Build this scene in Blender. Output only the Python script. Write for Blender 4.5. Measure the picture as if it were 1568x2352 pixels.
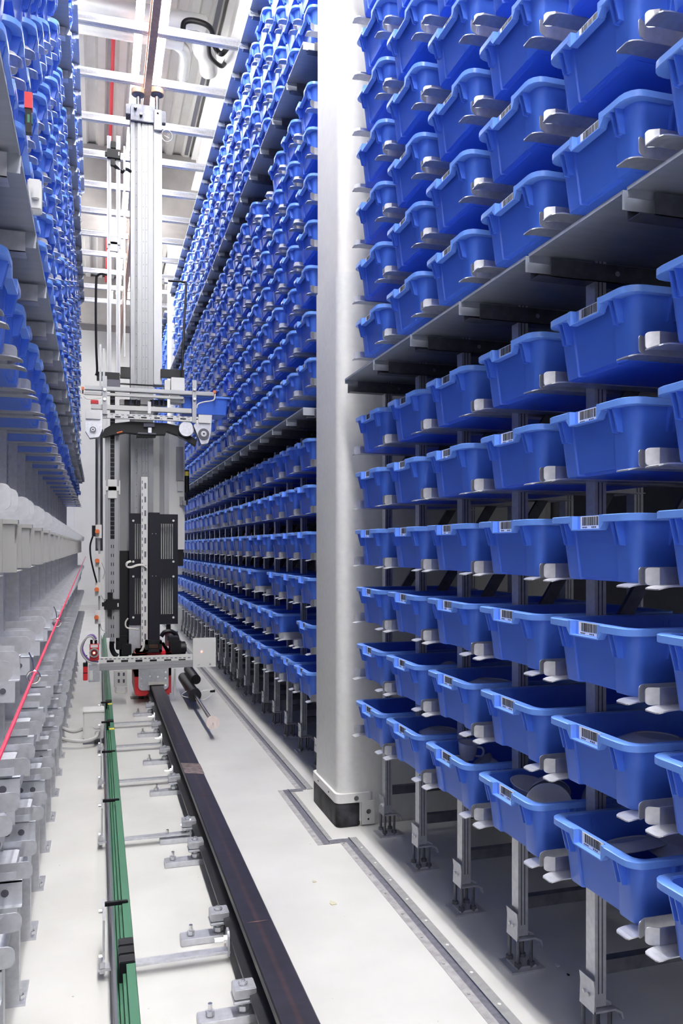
import bpy, bmesh, math, random
from math import radians, sin, cos, pi
random.seed(7)
sc = bpy.context.scene
for o in list(bpy.data.objects): bpy.data.objects.remove(o)
COL = sc.collection

# ---------------------------------------------------------------- camera, world, exposure
FPX, XV, YH, CAM_H = 1880.0, 225.0, 1256.0, 1.155
TH = math.atan((784 - XV) / FPX); CT, ST = cos(TH), sin(TH)
cam = bpy.data.cameras.new('camera'); cam.sensor_fit = 'HORIZONTAL'; cam.sensor_width = 24
cam.lens = FPX / 1568 * 24; cam.shift_y = (YH - 1176) / 1568; cam.clip_start = .05
co = bpy.data.objects.new('camera', cam); COL.objects.link(co)
co.location = (0, 0, CAM_H); co.rotation_euler = (pi / 2, 0, -TH); sc.camera = co
w = bpy.data.worlds.new('world'); sc.world = w; w.use_nodes = True
w.node_tree.nodes['Background'].inputs[0].default_value = (.8, .86, 1, 1)
w.node_tree.nodes['Background'].inputs[1].default_value = .4
vs = sc.view_settings; vs.view_transform = 'Standard'; vs.look = 'None'; vs.gamma = 1; vs.use_curve_mapping = False
vs.exposure = 1.58
TUBE_NEAR, TUBE_FAR = 96.0, 32.0          # strength of the fluorescent tubes, near end and crane end of the aisle

def at(px, py, Y):
    """point of the plane at distance Y down the aisle seen at photo pixel px,py"""
    off = px - XV
    X = off * CT * CT * Y / (FPX - off * CT * ST)
    zc = Y * CT + X * ST
    return X, CAM_H - (py - YH) * zc / FPX
def proj(X, Y, Z):
    zc = Y * CT + X * ST
    if zc < .05: return None
    return 784 + FPX * (X * CT - Y * ST) / zc, YH - FPX * (Z - CAM_H) / zc

# ---------------------------------------------------------------- materials
def mat(name, col, rough=.5, metal=0., noise=None, bump=0., emit=0., spec=None, coat=0., scale=30., stretch=None, trans=0.):
    m = bpy.data.materials.new(name); m.use_nodes = True
    nt = m.node_tree; b = nt.nodes['Principled BSDF']
    b.inputs['Base Color'].default_value = (*col, 1); b.inputs['Roughness'].default_value = rough
    b.inputs['Metallic'].default_value = metal
    if spec is not None: b.inputs['Specular IOR Level'].default_value = spec
    if coat: b.inputs['Coat Weight'].default_value = coat; b.inputs['Coat Roughness'].default_value = .15
    if emit:
        b.inputs['Emission Color'].default_value = (*col, 1); b.inputs['Emission Strength'].default_value = emit
    if noise or bump:
        tc = nt.nodes.new('ShaderNodeTexCoord'); mp = nt.nodes.new('ShaderNodeMapping')
        n = nt.nodes.new('ShaderNodeTexNoise'); n.inputs['Scale'].default_value = scale; n.inputs['Detail'].default_value = 5
        if stretch: mp.inputs['Scale'].default_value = stretch
        nt.links.new(tc.outputs['Object'], mp.inputs[0]); nt.links.new(mp.outputs[0], n.inputs['Vector'])
        if noise:
            r = nt.nodes.new('ShaderNodeValToRGB')
            r.color_ramp.elements[0].position = .3; r.color_ramp.elements[1].position = .7
            r.color_ramp.elements[0].color = (*[c * (1 - noise) for c in col], 1)
            r.color_ramp.elements[1].color = (*[min(1, c * (1 + noise)) for c in col], 1)
            nt.links.new(n.outputs['Fac'], r.inputs[0]); nt.links.new(r.outputs[0], b.inputs['Base Color'])
        if bump:
            bp = nt.nodes.new('ShaderNodeBump'); bp.inputs['Strength'].default_value = bump; bp.inputs['Distance'].default_value = .002
            nt.links.new(n.outputs['Fac'], bp.inputs['Height']); nt.links.new(bp.outputs[0], b.inputs['Normal'])
    return m
M = {}
M['blue'] = mat('blue_plastic', (.072, .195, .80), .38, noise=.05, scale=6)
M['bluelit'] = mat('blue_plastic_lit', (.14, .30, .82), .28, noise=.04, scale=8)  # same plastic as the body; light caught by the rim painted in
M['galv'] = mat('galvanised', (.58, .59, .64), .38, .75, noise=.10, scale=60)
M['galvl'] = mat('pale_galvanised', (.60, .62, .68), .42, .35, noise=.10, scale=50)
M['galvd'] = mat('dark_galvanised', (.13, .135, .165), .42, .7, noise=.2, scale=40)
M['shelf'] = mat('shelf_sheet', (.38, .41, .48), .45, .5, noise=.08, scale=8, stretch=(1, 6, 1))
M['alu'] = mat('aluminium', (.36, .365, .38), .42, .5, noise=.04, scale=40, stretch=(20, 20, .4))
M['mast'] = mat('mast_aluminium', (.24, .245, .26), .42, .5, noise=.05, scale=40, stretch=(20, 20, .4))
M['aluwhite'] = mat('pale_aluminium', (.44, .44, .435), .4, .35)
M['lgrey'] = mat('light_grey_paint', (.66, .66, .65), .42)
M['mgrey'] = mat('grey_cover', (.30, .30, .32), .45)
M['dgrey'] = mat('dark_grey_cover', (.10, .10, .13), .5)
M['black'] = mat('black_plastic', (.006, .006, .009), .4, spec=.3)
M['blackp'] = mat('black_panel', (.009, .009, .017), .55, spec=.3)
M['white'] = mat('white_plaster', (.68, .67, .65), .62, noise=.03, bump=.2, scale=25)
M['pill'] = mat('pillar_grey_paint', (.64, .64, .635), .45, noise=.04, bump=.25, scale=40)
M['wallg'] = mat('grey_wall', (.16, .16, .18), .6, noise=.05, bump=.2, scale=30)
M['wallw'] = mat('white_wall', (.82, .82, .82), .7, noise=.02, scale=3)
M['conc'] = mat('concrete', (.30, .285, .28), .8, noise=.10, scale=6, bump=.2)
M['deck'] = mat('ceiling_deck', (.62, .61, .59), .5, .1, noise=.04, scale=5)
M['red'] = mat('red_paint', (.62, .02, .03), .35)
M['redpipe'] = mat('red_pipe', (.72, .04, .06), .4)
M['rope'] = mat('red_rope', (.60, .03, .08), .5)
M['green'] = mat('green_plastic', (.040, .150, .085), .5)
M['yellow'] = mat('yellow_label', (.75, .62, .08), .5)
M['copper'] = mat('copper_strip', (.42, .26, .19), .4, .4, noise=.15)
M['brown'] = mat('brown_roller', (.45, .28, .20), .5)
M['cable'] = mat('grey_cable', (.42, .42, .42), .5)
M['wcable'] = mat('white_cable', (.66, .64, .60), .5)
M['purple'] = mat('purple_cable', (.20, .12, .40), .45)
M['orange'] = mat('orange_plug', (.70, .16, .04), .45)
M['china'] = mat('grey_china', (.62, .63, .66), .25, coat=.4)
M['label'] = mat('paper_label', (.80, .80, .84), .6)
M['ink'] = mat('black_ink', (.02, .02, .025), .6)
M['steel'] = mat('bright_steel', (.75, .75, .77), .2, 1.)
M['rubber'] = mat('worn_rubber', (.030, .030, .036), .6, noise=.95, scale=14, spec=.25, bump=.3)
M['pink'] = mat('pale_disc', (.70, .60, .57), .5, noise=.06)
M['joint'] = mat('joint_grey', (.33, .32, .33), .6, noise=.25, scale=40)
M['jointl'] = mat('joint_cover_strip', (.27, .27, .275), .5, noise=.15, scale=40)
M['jointd'] = mat('joint_rubber', (.12, .12, .15), .55, noise=.25, scale=60)
M['pipe'] = mat('pipe_wrap', (.72, .72, .72), .3, .35, noise=.03, bump=.3, scale=12)
M['tube'] = mat('lamp_tube', (1, .98, .95), .5, emit=TUBE_NEAR)
M['tubefill'] = mat('lamp_tube_fill', (1, .985, .96), .5, emit=58)  # tubes of the added fill lamps
M['tubef'] = mat('lamp_tube_far', (1, .985, .95), .5, emit=TUBE_FAR)
M['led'] = mat('red_led', (1, .05, .04), .5, emit=6)
M['glass'] = mat('dark_lens', (.10, .01, .015), .1)
M['strong'] = mat('light_strip_housing', (.8, .8, .8), .4)

def floor_material():
    m = bpy.data.materials.new('painted_floor'); m.use_nodes = True; nt = m.node_tree; b = nt.nodes['Principled BSDF']
    tc = nt.nodes.new('ShaderNodeTexCoord')
    n = nt.nodes.new('ShaderNodeTexNoise'); n.inputs['Scale'].default_value = 3; n.inputs['Detail'].default_value = 6
    r = nt.nodes.new('ShaderNodeValToRGB'); r.color_ramp.elements[0].color = (.55, .545, .53, 1); r.color_ramp.elements[1].color = (.62, .615, .60, 1)
    r.color_ramp.elements[0].position = .35; r.color_ramp.elements[1].position = .65
    v = nt.nodes.new('ShaderNodeTexNoise'); v.inputs['Scale'].default_value = 55; v.inputs['Detail'].default_value = 2
    s = nt.nodes.new('ShaderNodeValToRGB'); s.color_ramp.elements[0].position = .20; s.color_ramp.elements[1].position = .235
    s.color_ramp.elements[0].color = (.45, .42, .36, 1); s.color_ramp.elements[1].color = (1, 1, 1, 1)
    mx = nt.nodes.new('ShaderNodeMix'); mx.data_type = 'RGBA'; mx.blend_type = 'MULTIPLY'; mx.inputs[0].default_value = 1
    bp = nt.nodes.new('ShaderNodeBump'); bp.inputs['Strength'].default_value = .12; bp.inputs['Distance'].default_value = .002
    L = nt.links.new
    L(tc.outputs['Object'], n.inputs['Vector']); L(tc.outputs['Object'], v.inputs['Vector'])
    L(n.outputs['Fac'], r.inputs[0]); L(v.outputs['Fac'], s.inputs[0]); L(r.outputs[0], mx.inputs[6]); L(s.outputs[0], mx.inputs[7])
    L(mx.outputs[2], b.inputs['Base Color']); L(v.outputs['Fac'], bp.inputs['Height']); L(bp.outputs[0], b.inputs['Normal'])
    b.inputs['Roughness'].default_value = .32
    return m
M['floor'] = floor_material()

def rail_material():
    m = bpy.data.materials.new('rail_steel'); m.use_nodes = True; nt = m.node_tree; b = nt.nodes['Principled BSDF']; L = nt.links.new
    tc = nt.nodes.new('ShaderNodeTexCoord'); sp = nt.nodes.new('ShaderNodeSeparateXYZ'); L(tc.outputs['Object'], sp.inputs[0])
    ab = nt.nodes.new('ShaderNodeMath'); ab.operation = 'ABSOLUTE'; L(sp.outputs[0], ab.inputs[0])
    r = nt.nodes.new('ShaderNodeValToRGB'); e = r.color_ramp.elements
    e[0].position = .003; e[0].color = (.085, .050, .055, 1); e[1].position = .007; e[1].color = (.034, .031, .054, 1)
    e2 = r.color_ramp.elements.new(.038); e2.color = (.037, .034, .056, 1); e3 = r.color_ramp.elements.new(.0405); e3.color = (.085, .07, .085, 1); e4 = r.color_ramp.elements.new(.0425); e4.color = (.018, .017, .024, 1)
    L(ab.outputs[0], r.inputs[0])
    n = nt.nodes.new('ShaderNodeTexNoise'); n.inputs['Scale'].default_value = 26; n.inputs['Detail'].default_value = 6
    L(tc.outputs['Object'], n.inputs['Vector'])
    mx = nt.nodes.new('ShaderNodeMix'); mx.data_type = 'RGBA'; mx.blend_type = 'MULTIPLY'; mx.inputs[0].default_value = .8
    L(r.outputs[0], mx.inputs[6]); L(n.outputs['Fac'], mx.inputs[7]); L(mx.outputs[2], b.inputs['Base Color'])
    b.inputs['Roughness'].default_value = .38; b.inputs['Metallic'].default_value = .35
    return m
M['rail'] = rail_material()

# ---------------------------------------------------------------- mesh helpers
class MB:
    def __init__(s): s.v = []; s.f = []; s.m = []; s.mats = []
    def mi(s, m):
        if m not in s.mats: s.mats.append(m)
        return s.mats.index(m)
    def add(s, vs_, fs, m=None):
        b = len(s.v); s.v += [tuple(p) for p in vs_]; k = s.mi(m)
        for f in fs: s.f.append([b + i for i in f]); s.m.append(k)
        return s
    def box(s, x0, x1, y0, y1, z0, z1, m=None):
        if x0 > x1: x0, x1 = x1, x0
        if y0 > y1: y0, y1 = y1, y0
        if z0 > z1: z0, z1 = z1, z0
        return s.add([(x0,y0,z0),(x1,y0,z0),(x1,y1,z0),(x0,y1,z0),(x0,y0,z1),(x1,y0,z1),(x1,y1,z1),(x0,y1,z1)],
              [(3,2,1,0),(4,5,6,7),(0,1,5,4),(1,2,6,5),(2,3,7,6),(3,0,4,7)], m)
    def prism(s, poly, ax, a0, a1, m=None):
        def P(p, a): return {'x': (a, p[0], p[1]), 'y': (p[0], a, p[1]), 'z': (p[0], p[1], a)}[ax]
        n = len(poly)
        return s.add([P(p, a0) for p in poly] + [P(p, a1) for p in poly],
              [tuple(range(n)), tuple(range(2*n-1, n-1, -1))] + [(i, (i+1) % n, n+(i+1) % n, n+i) for i in range(n)], m)
    def cyl(s, p0, p1, r, m=None, seg=14, r1=None, caps=True):
        import mathutils
        a, b = mathutils.Vector(p0), mathutils.Vector(p1); d = (b - a).normalized()
        u = d.orthogonal().normalized(); v = d.cross(u); r1 = r if r1 is None else r1
        A = [a + r*(cos(2*pi*i/seg)*u + sin(2*pi*i/seg)*v) for i in range(seg)]
        B = [b + r1*(cos(2*pi*i/seg)*u + sin(2*pi*i/seg)*v) for i in range(seg)]
        fs = [(i, (i+1) % seg, seg+(i+1) % seg, seg+i) for i in range(seg)]
        if caps: fs += [tuple(range(seg-1, -1, -1)), tuple(range(seg, 2*seg))]
        return s.add(A + B, fs, m)
    def tube(s, pts, r, m=None, seg=8, sub=6):
        import mathutils
        P = [mathutils.Vector(p) for p in pts]
        if sub and len(P) > 2:
            Q = []
            for i in range(len(P)-1):
                p0, p1, p2, p3 = P[max(i-1,0)], P[i], P[i+1], P[min(i+2,len(P)-1)]
                for k in range(sub):
                    t = k/sub
                    Q.append(.5*((2*p1)+(p2-p0)*t+(2*p0-5*p1+4*p2-p3)*t*t+(3*p1-p0-3*p2+p3)*t**3))
            Q.append(P[-1]); P = Q
        rings = []; up = None
        for i, p in enumerate(P):
            d = (P[min(i+1,len(P)-1)] - P[max(i-1,0)]).normalized()
            if up is None: up = d.orthogonal().normalized()
            up = (up - d*up.dot(d)).normalized(); v = d.cross(up)
            rings.append([p + r*(cos(2*pi*k/seg)*up + sin(2*pi*k/seg)*v) for k in range(seg)])
        vs_ = [q for rg in rings for q in rg]; n = len(rings)
        fs = [(i*seg+k, i*seg+(k+1) % seg, (i+1)*seg+(k+1) % seg, (i+1)*seg+k) for i in range(n-1) for k in range(seg)]
        fs += [tuple(range(seg-1,-1,-1)), tuple(range((n-1)*seg, n*seg))]
        return s.add(vs_, fs, m)
    def loft(s, rings, m=None, cap0=False, cap1=False):
        n = len(rings[0]); vs_ = [p for r in rings for p in r]
        fs = [(i*n+k, i*n+(k+1) % n, (i+1)*n+(k+1) % n, (i+1)*n+k) for i in range(len(rings)-1) for k in range(n)]
        if cap0: fs.append(tuple(range(n-1,-1,-1)))
        if cap1: fs.append(tuple(range((len(rings)-1)*n, len(rings)*n)))
        return s.add(vs_, fs, m)
    def lathe(s, prof, c=(0,0,0), m=None, seg=28):
        rings = [[(c[0]+r*cos(2*pi*k/seg), c[1]+r*sin(2*pi*k/seg), c[2]+z) for k in range(seg)] for r, z in prof]
        return s.loft(rings, m, cap0=prof[0][0] > 1e-4, cap1=prof[-1][0] > 1e-4)
    def pbox(s, x0, y0, x1, y1, Y, d, m=None):
        X0, Z1 = at(x0, y0, Y); X1, Z0 = at(x1, y1, Y)
        return s.box(X0, X1, Y, Y+d, Z0, Z1, m)
    def mesh(s, name, default=None, bevel=0., smooth=35):
        me = bpy.data.meshes.new(name)
        me.from_pydata(s.v, [], s.f)
        for k in s.mats: me.materials.append(k if k is not None else default)
        me.polygons.foreach_set('material_index', s.m)
        bm = bmesh.new(); bm.from_mesh(me)
        bmesh.ops.recalc_face_normals(bm, faces=bm.faces)
        if bevel:
            es = [e for e in bm.edges if len(e.link_faces) == 2 and e.calc_face_angle(0) > .6]
            bmesh.ops.bevel(bm, geom=es, offset=bevel, segments=2, affect='EDGES', clamp_overlap=True)
        bm.to_mesh(me); bm.free()
        me.polygons.foreach_set('use_smooth', [True]*len(me.polygons)); me.set_sharp_from_angle(angle=radians(smooth))
        return me
def link(name, me, parent=None, loc=(0,0,0), rz=0):
    o = bpy.data.objects.new(name, me); COL.objects.link(o)
    o.location = loc; o.rotation_euler = (0, 0, rz)
    if parent: o.parent = parent
    return o
def part(name, mb, parent, m=None, bevel=0., label=None, loc=(0,0,0)):
    o = link(name, mb.mesh(name, m, bevel), parent, loc)
    if label: o['label'] = label
    return o
def tag(o, label, cat, group=None):
    o['label'] = label; o['category'] = cat
    if group: o['group'] = group
    return o
def thing(name, label, cat, loc=(0,0,0), rz=0, group=None):
    return tag(link(name, None, None, loc, rz), label, cat, group)
def solid(name, mb, label, cat, m=None, group=None, loc=(0,0,0), bevel=0., rz=0):
    return tag(link(name, mb.mesh(name, m, bevel), None, loc, rz), label, cat, group)
def struct(name, mb, m=None, parent=None, bevel=0.):
    o = link(name, mb.mesh(name, m, bevel), parent)
    if not parent: o['kind'] = 'structure'
    return o
ORD = ['first','second','third','fourth','fifth','sixth','seventh','eighth','ninth','tenth','eleventh','twelfth','thirteenth','fourteenth',
       'fifteenth','sixteenth','seventeenth','eighteenth','nineteenth','twentieth','twenty-first','twenty-second','twenty-third']

# ---------------------------------------------------------------- the setting
XA, XB = -1.1, 1.95
struct('floor', MB().box(-2.6, 2.2, -7.2, 17.2, -.1, 0), M['floor'])
def ceiling():
    mb = MB(); z = 5.95; p = .20; x = -2.6; pts = []
    while x < 2.6:
        pts += [(x, z), (x+.07, z), (x+.095, z+.05), (x+.175, z+.05)]; x += p
    pts += [(x, z)]
    poly = pts + [(x, z+.12), (-2.6, z+.12)]
    mb.prism(poly, 'y', -7.2, 17.2)
    struct('ceiling', mb, M['deck'])
ceiling()
struct('wall_left', MB().box(XA-.1, XA, -7.2, 9.0, 0, 6), M['wallg'])
struct('wall_far_left', MB().box(-2.6, -2.5, 9.0, 17, 0, 6), M['wallw'])
struct('wall_right', MB().box(XB, XB+.1, -7.2, 17, 0, 6), M['wallg'])
struct('wall_far', MB().box(-2.6, 2.1, 17, 17.1, 0, 6), M['wallw'])
struct('wall_near', MB().box(-2.6, 2.1, -7.2, -7.1, 0, 6), M['wallw'])

def rounded(x0, x1, y0, y1, r, seg=5):
    P = []
    for cx, cy, a in ((x1-r, y1-r, 0), (x0+r, y1-r, pi/2), (x0+r, y0+r, pi), (x1-r, y0+r, 1.5*pi)):
        P += [(cx+r*cos(a+pi/2*k/seg), cy+r*sin(a+pi/2*k/seg)) for k in range(seg+1)]
    return P
# pillar: the end of the dividing wall, rounded corners, sheet-metal lower skin, rubber foot
PY0, PY1, PX = 3.23, 3.61, .945
mb = MB(); mb.prism(rounded(PX+.006, XB, PY0+.004, PY1-.004, .035), 'z', 0, 5.95)
pillar = struct('wall_pillar', mb, M['white'])
mb = MB(); poly = rounded(PX, XB-.01, PY0, PY1, .04)
mb.loft([[(x, y, .02) for x, y in poly], [(x, y, 2.29) for x, y in poly]], cap1=True)
struct('protective_skin', mb, M['pill'], pillar)
mb = MB(); mb.prism(rounded(PX-.008, PX+.10, PY0-.008, PY1+.004, .025), 'z', .0, .10)
struct('rubber_foot', mb, M['rubber'], pillar, .004)
mb = MB(); mb.prism(rounded(PX-.011, PX+.155, PY0-.011, PY1+.006, .028), 'z', .10, .138)
mb.box(PX+.10, PX+.155, PY0-.012, PY0+.01, .006, .104)
for X_, Z_ in ((PX+.075, .119), (PX+.128, .06)): mb.cyl((X_, PY0-.016, Z_), (X_, PY0, Z_), .010, M['steel'], 12)
mb.cyl((PX+.128, PY0-.0135, .028), (PX+.128, PY0, .028), .004, M['black'], 8)
for Y_ in (3.33, 3.50): mb.cyl((PX-.013, Y_, .12), (PX, Y_, .12), .004, M['black'], 8)
struct('metal_strap', mb, M['lgrey'], pillar)
# second dividing wall far down the aisle
mb = MB(); mb.prism(rounded(PX, XB, 11.55, 11.9, .035), 'z', 0, 5.95)
struct('wall_far_pillar', mb, M['wallw'])
# expansion joint in the floor, stepping round the pillar
mb = MB()
def strip(x0, x1, y0, y1, z, m): mb.box(x0, x1, y0, y1, -.004, z, m)
for (y0, y1) in ((-1, 3.10), (3.78, 16)):
    strip(.905, .930, y0, y1, .0015, M['joint']); strip(.930, .948, y0, y1, .001, M['jointd'])
    strip(.948, .952, y0, y1, .005, M['steel']); strip(.952, .982, y0, y1, .003, M['jointl'])
for (y0, y1) in ((3.06, 3.80),):
    strip(.815, .838, y0, y1, .0015, M['joint']); strip(.838, .862, y0, y1, .001, M['jointd']); strip(.862, .866, y0, y1, .004, M['steel']); strip(.866, .885, y0+.05, y1-.05, .002, M['jointl'])
for (y0, y1) in ((3.06, 3.10), (3.76, 3.80)): strip(.838, .93, y0, y1, .0018, M['jointd'])
y = .9
while y < 3: mb.cyl((.967, y, .002), (.967, y, .006), .005, M['lgrey'], 8); mb.cyl((.916, y+.07, 0), (.916, y+.07, .004), .004, M['joint'], 8); y += .16
o = struct('trim_1', mb, M['joint'])
# concrete downstand beams, steel beam along the ceiling
struct('beam_1', MB().box(-2.6, 2.1, 10.2, 10.7, 5.12, 5.97), M['conc'], bevel=.01)
struct('beam_2', MB().box(-2.6, 2.1, 15.2, 15.7, 5.12, 5.97), M['conc'], bevel=.01)
mb = MB(); mb.prism([(1.10,5.55),(1.24,5.55),(1.24,5.57),(1.18,5.57),(1.18,5.93),(1.24,5.93),(1.24,5.95),(1.10,5.95),(1.10,5.93),(1.16,5.93),(1.16,5.57),(1.10,5.57)], 'y', -3, 10.2)
mb.prism([(1.10,5.55),(1.24,5.55),(1.24,5.57),(1.18,5.57),(1.18,5.93),(1.24,5.93),(1.24,5.95),(1.10,5.95),(1.10,5.93),(1.16,5.93),(1.16,5.57),(1.10,5.57)], 'y', 10.7, 15.2)
struct('beam_3', mb, M['wallw'])

# ---------------------------------------------------------------- storage bins
BH = .135      # bin height
def ring(hx, hy, r, z, rec=0., rw=.075, cx=0.):
    """outline of a bin, front at -x with an optional recess"""
    P = []
    for sx, sy, a in ((1, 1, 0), (-1, 1, pi/2)):
        P += [(cx+sx*(hx-r)+r*cos(a+pi/2*k/4), sy*(hy-r)+r*sin(a+pi/2*k/4), z) for k in range(5)]
    P += [(cx-hx, rw+.006, z), (cx-hx+rec, rw, z), (cx-hx+rec, -rw, z), (cx-hx, -rw-.006, z)]
    for sx, sy, a in ((-1, -1, pi), (1, -1, 1.5*pi)):
        P += [(cx+sx*(hx-r)+r*cos(a+pi/2*k/4), sy*(hy-r)+r*sin(a+pi/2*k/4), z) for k in range(5)]
    return P
def bin_body(mb, m):
    mb.loft([ring(.166, .122, .02, 0, .015, .062), ring(.168, .124, .022, .004, .015, .062), ring(.178, .138, .026, .121, .013, .070),
             ring(.180, .139, .026, .1225, 0, .076)], m, cap0=True)
    mb.loft([ring(.176, .135, .024, .134, 0), ring(.164, .120, .02, .005, 0)], m, cap1=True)
    for sy in (-1, 1):                       # gusset ribs below the rim
        for dy in (.084, .099):
            mb.prism([(-.172, .072), (-.186, .074), (-.198, .121), (-.170, .121)], 'y', sy*dy-.0015, sy*dy+.0015, m)
        mb.prism([(-.170, .074), (-.180, .076), (-.184, .121), (-.168, .121)], 'y', sy*.084, sy*.099, m)
        for x in (-.10, .10):
            for dx in (0, .016):
                mb.prism([(sy*.130, .072), (sy*.139, .074), (sy*.150, .121), (sy*.132, .121)], 'x', x+dx, x+dx+.003, m)
    mb.box(-.15, .15, -.10, .10, -.001, .001, m)
def bin_rim(mb, m):
    R = lambda h, z, rx=.034: ring(.20-h, .152-h, rx, z, .017 if h < .01 else .017-h*.0, .052)
    mb.loft([ring(.178, .137, .026, .1205, 0, .052), R(.003, .1195), R(0, .121), R(0, .1335), R(.002, .135), ring(.178, .137, .025, .135, 0, .052), ring(.175, .134, .024, .132, 0, .052)], m)
    mb.box(-.186, -.182, -.054, .054, .1065, .135, m)                    # recessed label panel
    mb.box(-.200, -.182, -.050, .050, .104, .1065, m)                    # ledge under it
    for s in (-1, 1):
        mb.prism([(s*.066, .121), (s*.051, .104), (s*.0485, .104), (s*.0485, .135), (s*.058, .135), (s*.062, .121)], 'x', -.1995, -.184, m)
def barcode(mb, seed):
    r = random.Random(seed)
    mb.box(-.1868, -.186, -.040, .036, .1075, .1338, M['label'])
    y = -.031
    while y < .026:
        wd = r.choice((.0011, .0011, .002, .003)); mb.box(-.1872, -.1866, y, y+wd, .1145, .1325, M['ink']); y += wd + r.choice((.0012, .0012, .002))
    for k in range(4): mb.box(-.1872, -.1866, .012+.0045*k, .0150+.0045*k, .1095, .1118, M['ink'])
    for k in range(3): mb.box(-.1872, -.1866, -.020+.006*k, -.0165+.006*k, .1092, .1122, M['ink'])
mb = MB(); bin_body(mb, M['blue']); ME_BODY = mb.mesh('storage_bin')
mb = MB(); bin_rim(mb, M['bluelit']); ME_RIM = mb.mesh('rim')
ME_LAB = []
for k in range(4): mb = MB(); barcode(mb, k); ME_LAB.append(mb.mesh('barcode_label'))
mb = MB(); bin_body(mb, M['blue']); bin_rim(mb, M['bluelit']); ME_FULL = mb.mesh('storage_bin')
# lighter version for the far heap
LITE = MB()
LITE.loft([ring(.166, .122, .02, 0, .010, .066), ring(.178, .138, .026, .121, .008, .076)], M['blue'], cap0=True)
LITE.loft([ring(.176, .135, .024, .134, 0), ring(.164, .120, .02, .005, 0)], M['blue'], cap1=True)
bin_rim(LITE, M['bluelit'])

P = .36
X_R, X_L = .965, -.155                       # rim fronts of the right and left racks
NEAR_LOW = [.554, .777, .998, 1.220, 1.442, 1.657]
NEAR_UP = [2.031 + .2215*k for k in range(7)]
MID_LOW = [.549, .776, 1.005, 1.229, 1.455, 1.678]
MID_UP = [2.067 + .2215*k for k in range(7)]
TOP = [3.765 + .2235*k for k in range(4)]
SHELF = [1.804, 3.545, 4.60]                 # undersides of the deck shelves
NEAR_POST = [3.104 - P*k for k in range(7)]
MID_POST = [3.78 + P*k for k in range(22)]
FAR_POST = [12.2 + P*k for k in range(9)]
LEFT_POST = [1.84 + P*k for k in range(-3, 19)]
low_words = ['lowest row', 'second row up', 'third row up', 'fourth row up', 'fifth row up', 'row just under lower shelf']
def row_words(tier, k):
    if tier == 0: return low_words[k]
    return f'{ORD[k]} row above the {"lower" if tier == 1 else "upper"} shelf'
cands = []
EMPTY = {('mid', 1, 6, 3), ('mid', 1, 1, 8), ('mid', 0, 2, 3), ('mid', 0, 1, 1)}
def cand(rack, tier, k, n, rim, Y):
    if (rack, tier, k, n) in EMPTY: return
    rt = rack != 'left'
    jx = random.uniform(-.007, .007) if rack != 'near' else random.uniform(-.004, .004)
    X = (X_R + .20 + jx) if rt else (X_L - .20 + jx)
    pts = [proj(X + dx, Y + dy, rim - dz) for dx in ((-.2, .12) if rt else (.2, -.12)) for dy in (-.15, .15) for dz in (0, BH)]
    pts = [p for p in pts if p]
    if not pts: return
    x0, x1 = max(0, min(p[0] for p in pts)), min(1568, max(p[0] for p in pts))
    y0, y1 = max(0, min(p[1] for p in pts)), min(2352, max(p[1] for p in pts))
    if x1 - x0 < 1 or y1 - y0 < 1: return
    a = (x1-x0)*(y1-y0)*(.6 if not rt else 1)
    if rack == 'mid' and x1 < 425 and y0 > 640: return                       # wholly behind the crane
    cands.append((a, rack, tier, k, n, X, Y + random.uniform(-.006, .006), rim - BH))
for n in range(6):
    for k, z in enumerate(NEAR_LOW): cand('near', 0, k, n, z, NEAR_POST[n] - P/2)
    for k, z in enumerate(NEAR_UP): cand('near', 1, k, n, z, NEAR_POST[n] - P/2)
for n in range(21):
    Y = MID_POST[n] + P/2
    for t, lv in ((0, MID_LOW), (1, MID_UP), (2, TOP)):
        for k, z in enumerate(lv): cand('mid', t, k, n, z, Y)
for n in range(8):
    for t, lv in ((0, MID_LOW), (1, MID_UP), (2, TOP)):
        for k, z in enumerate(lv): cand('far', t, k, n, z, FAR_POST[n] + P/2)
for n in range(21):
    Y = LEFT_POST[n] + P/2
    if Y < 1.2: continue
    cand('left', 0, 5, n, MID_LOW[5], Y)
    for t, lv in ((1, MID_UP), (2, TOP)):
        for k, z in enumerate(lv): cand('left', t, k, n, z, Y)
cands.sort(key=lambda c: (c[1] == 'far', -c[0]))
heapb = MB(); NB = {}
CONTENT = {('near', 0, 0, 2): 'of white cups', ('near', 0, 0, 3): 'of bowls', ('near', 0, 0, 4): 'of upturned plates', ('near', 0, 1, 1): 'of white cups',
           ('near', 0, 1, 4): 'of plates', ('near', 0, 0, 1): 'of plates'}
first_left = min(c[4] for c in cands if c[1] == 'left')
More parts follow.
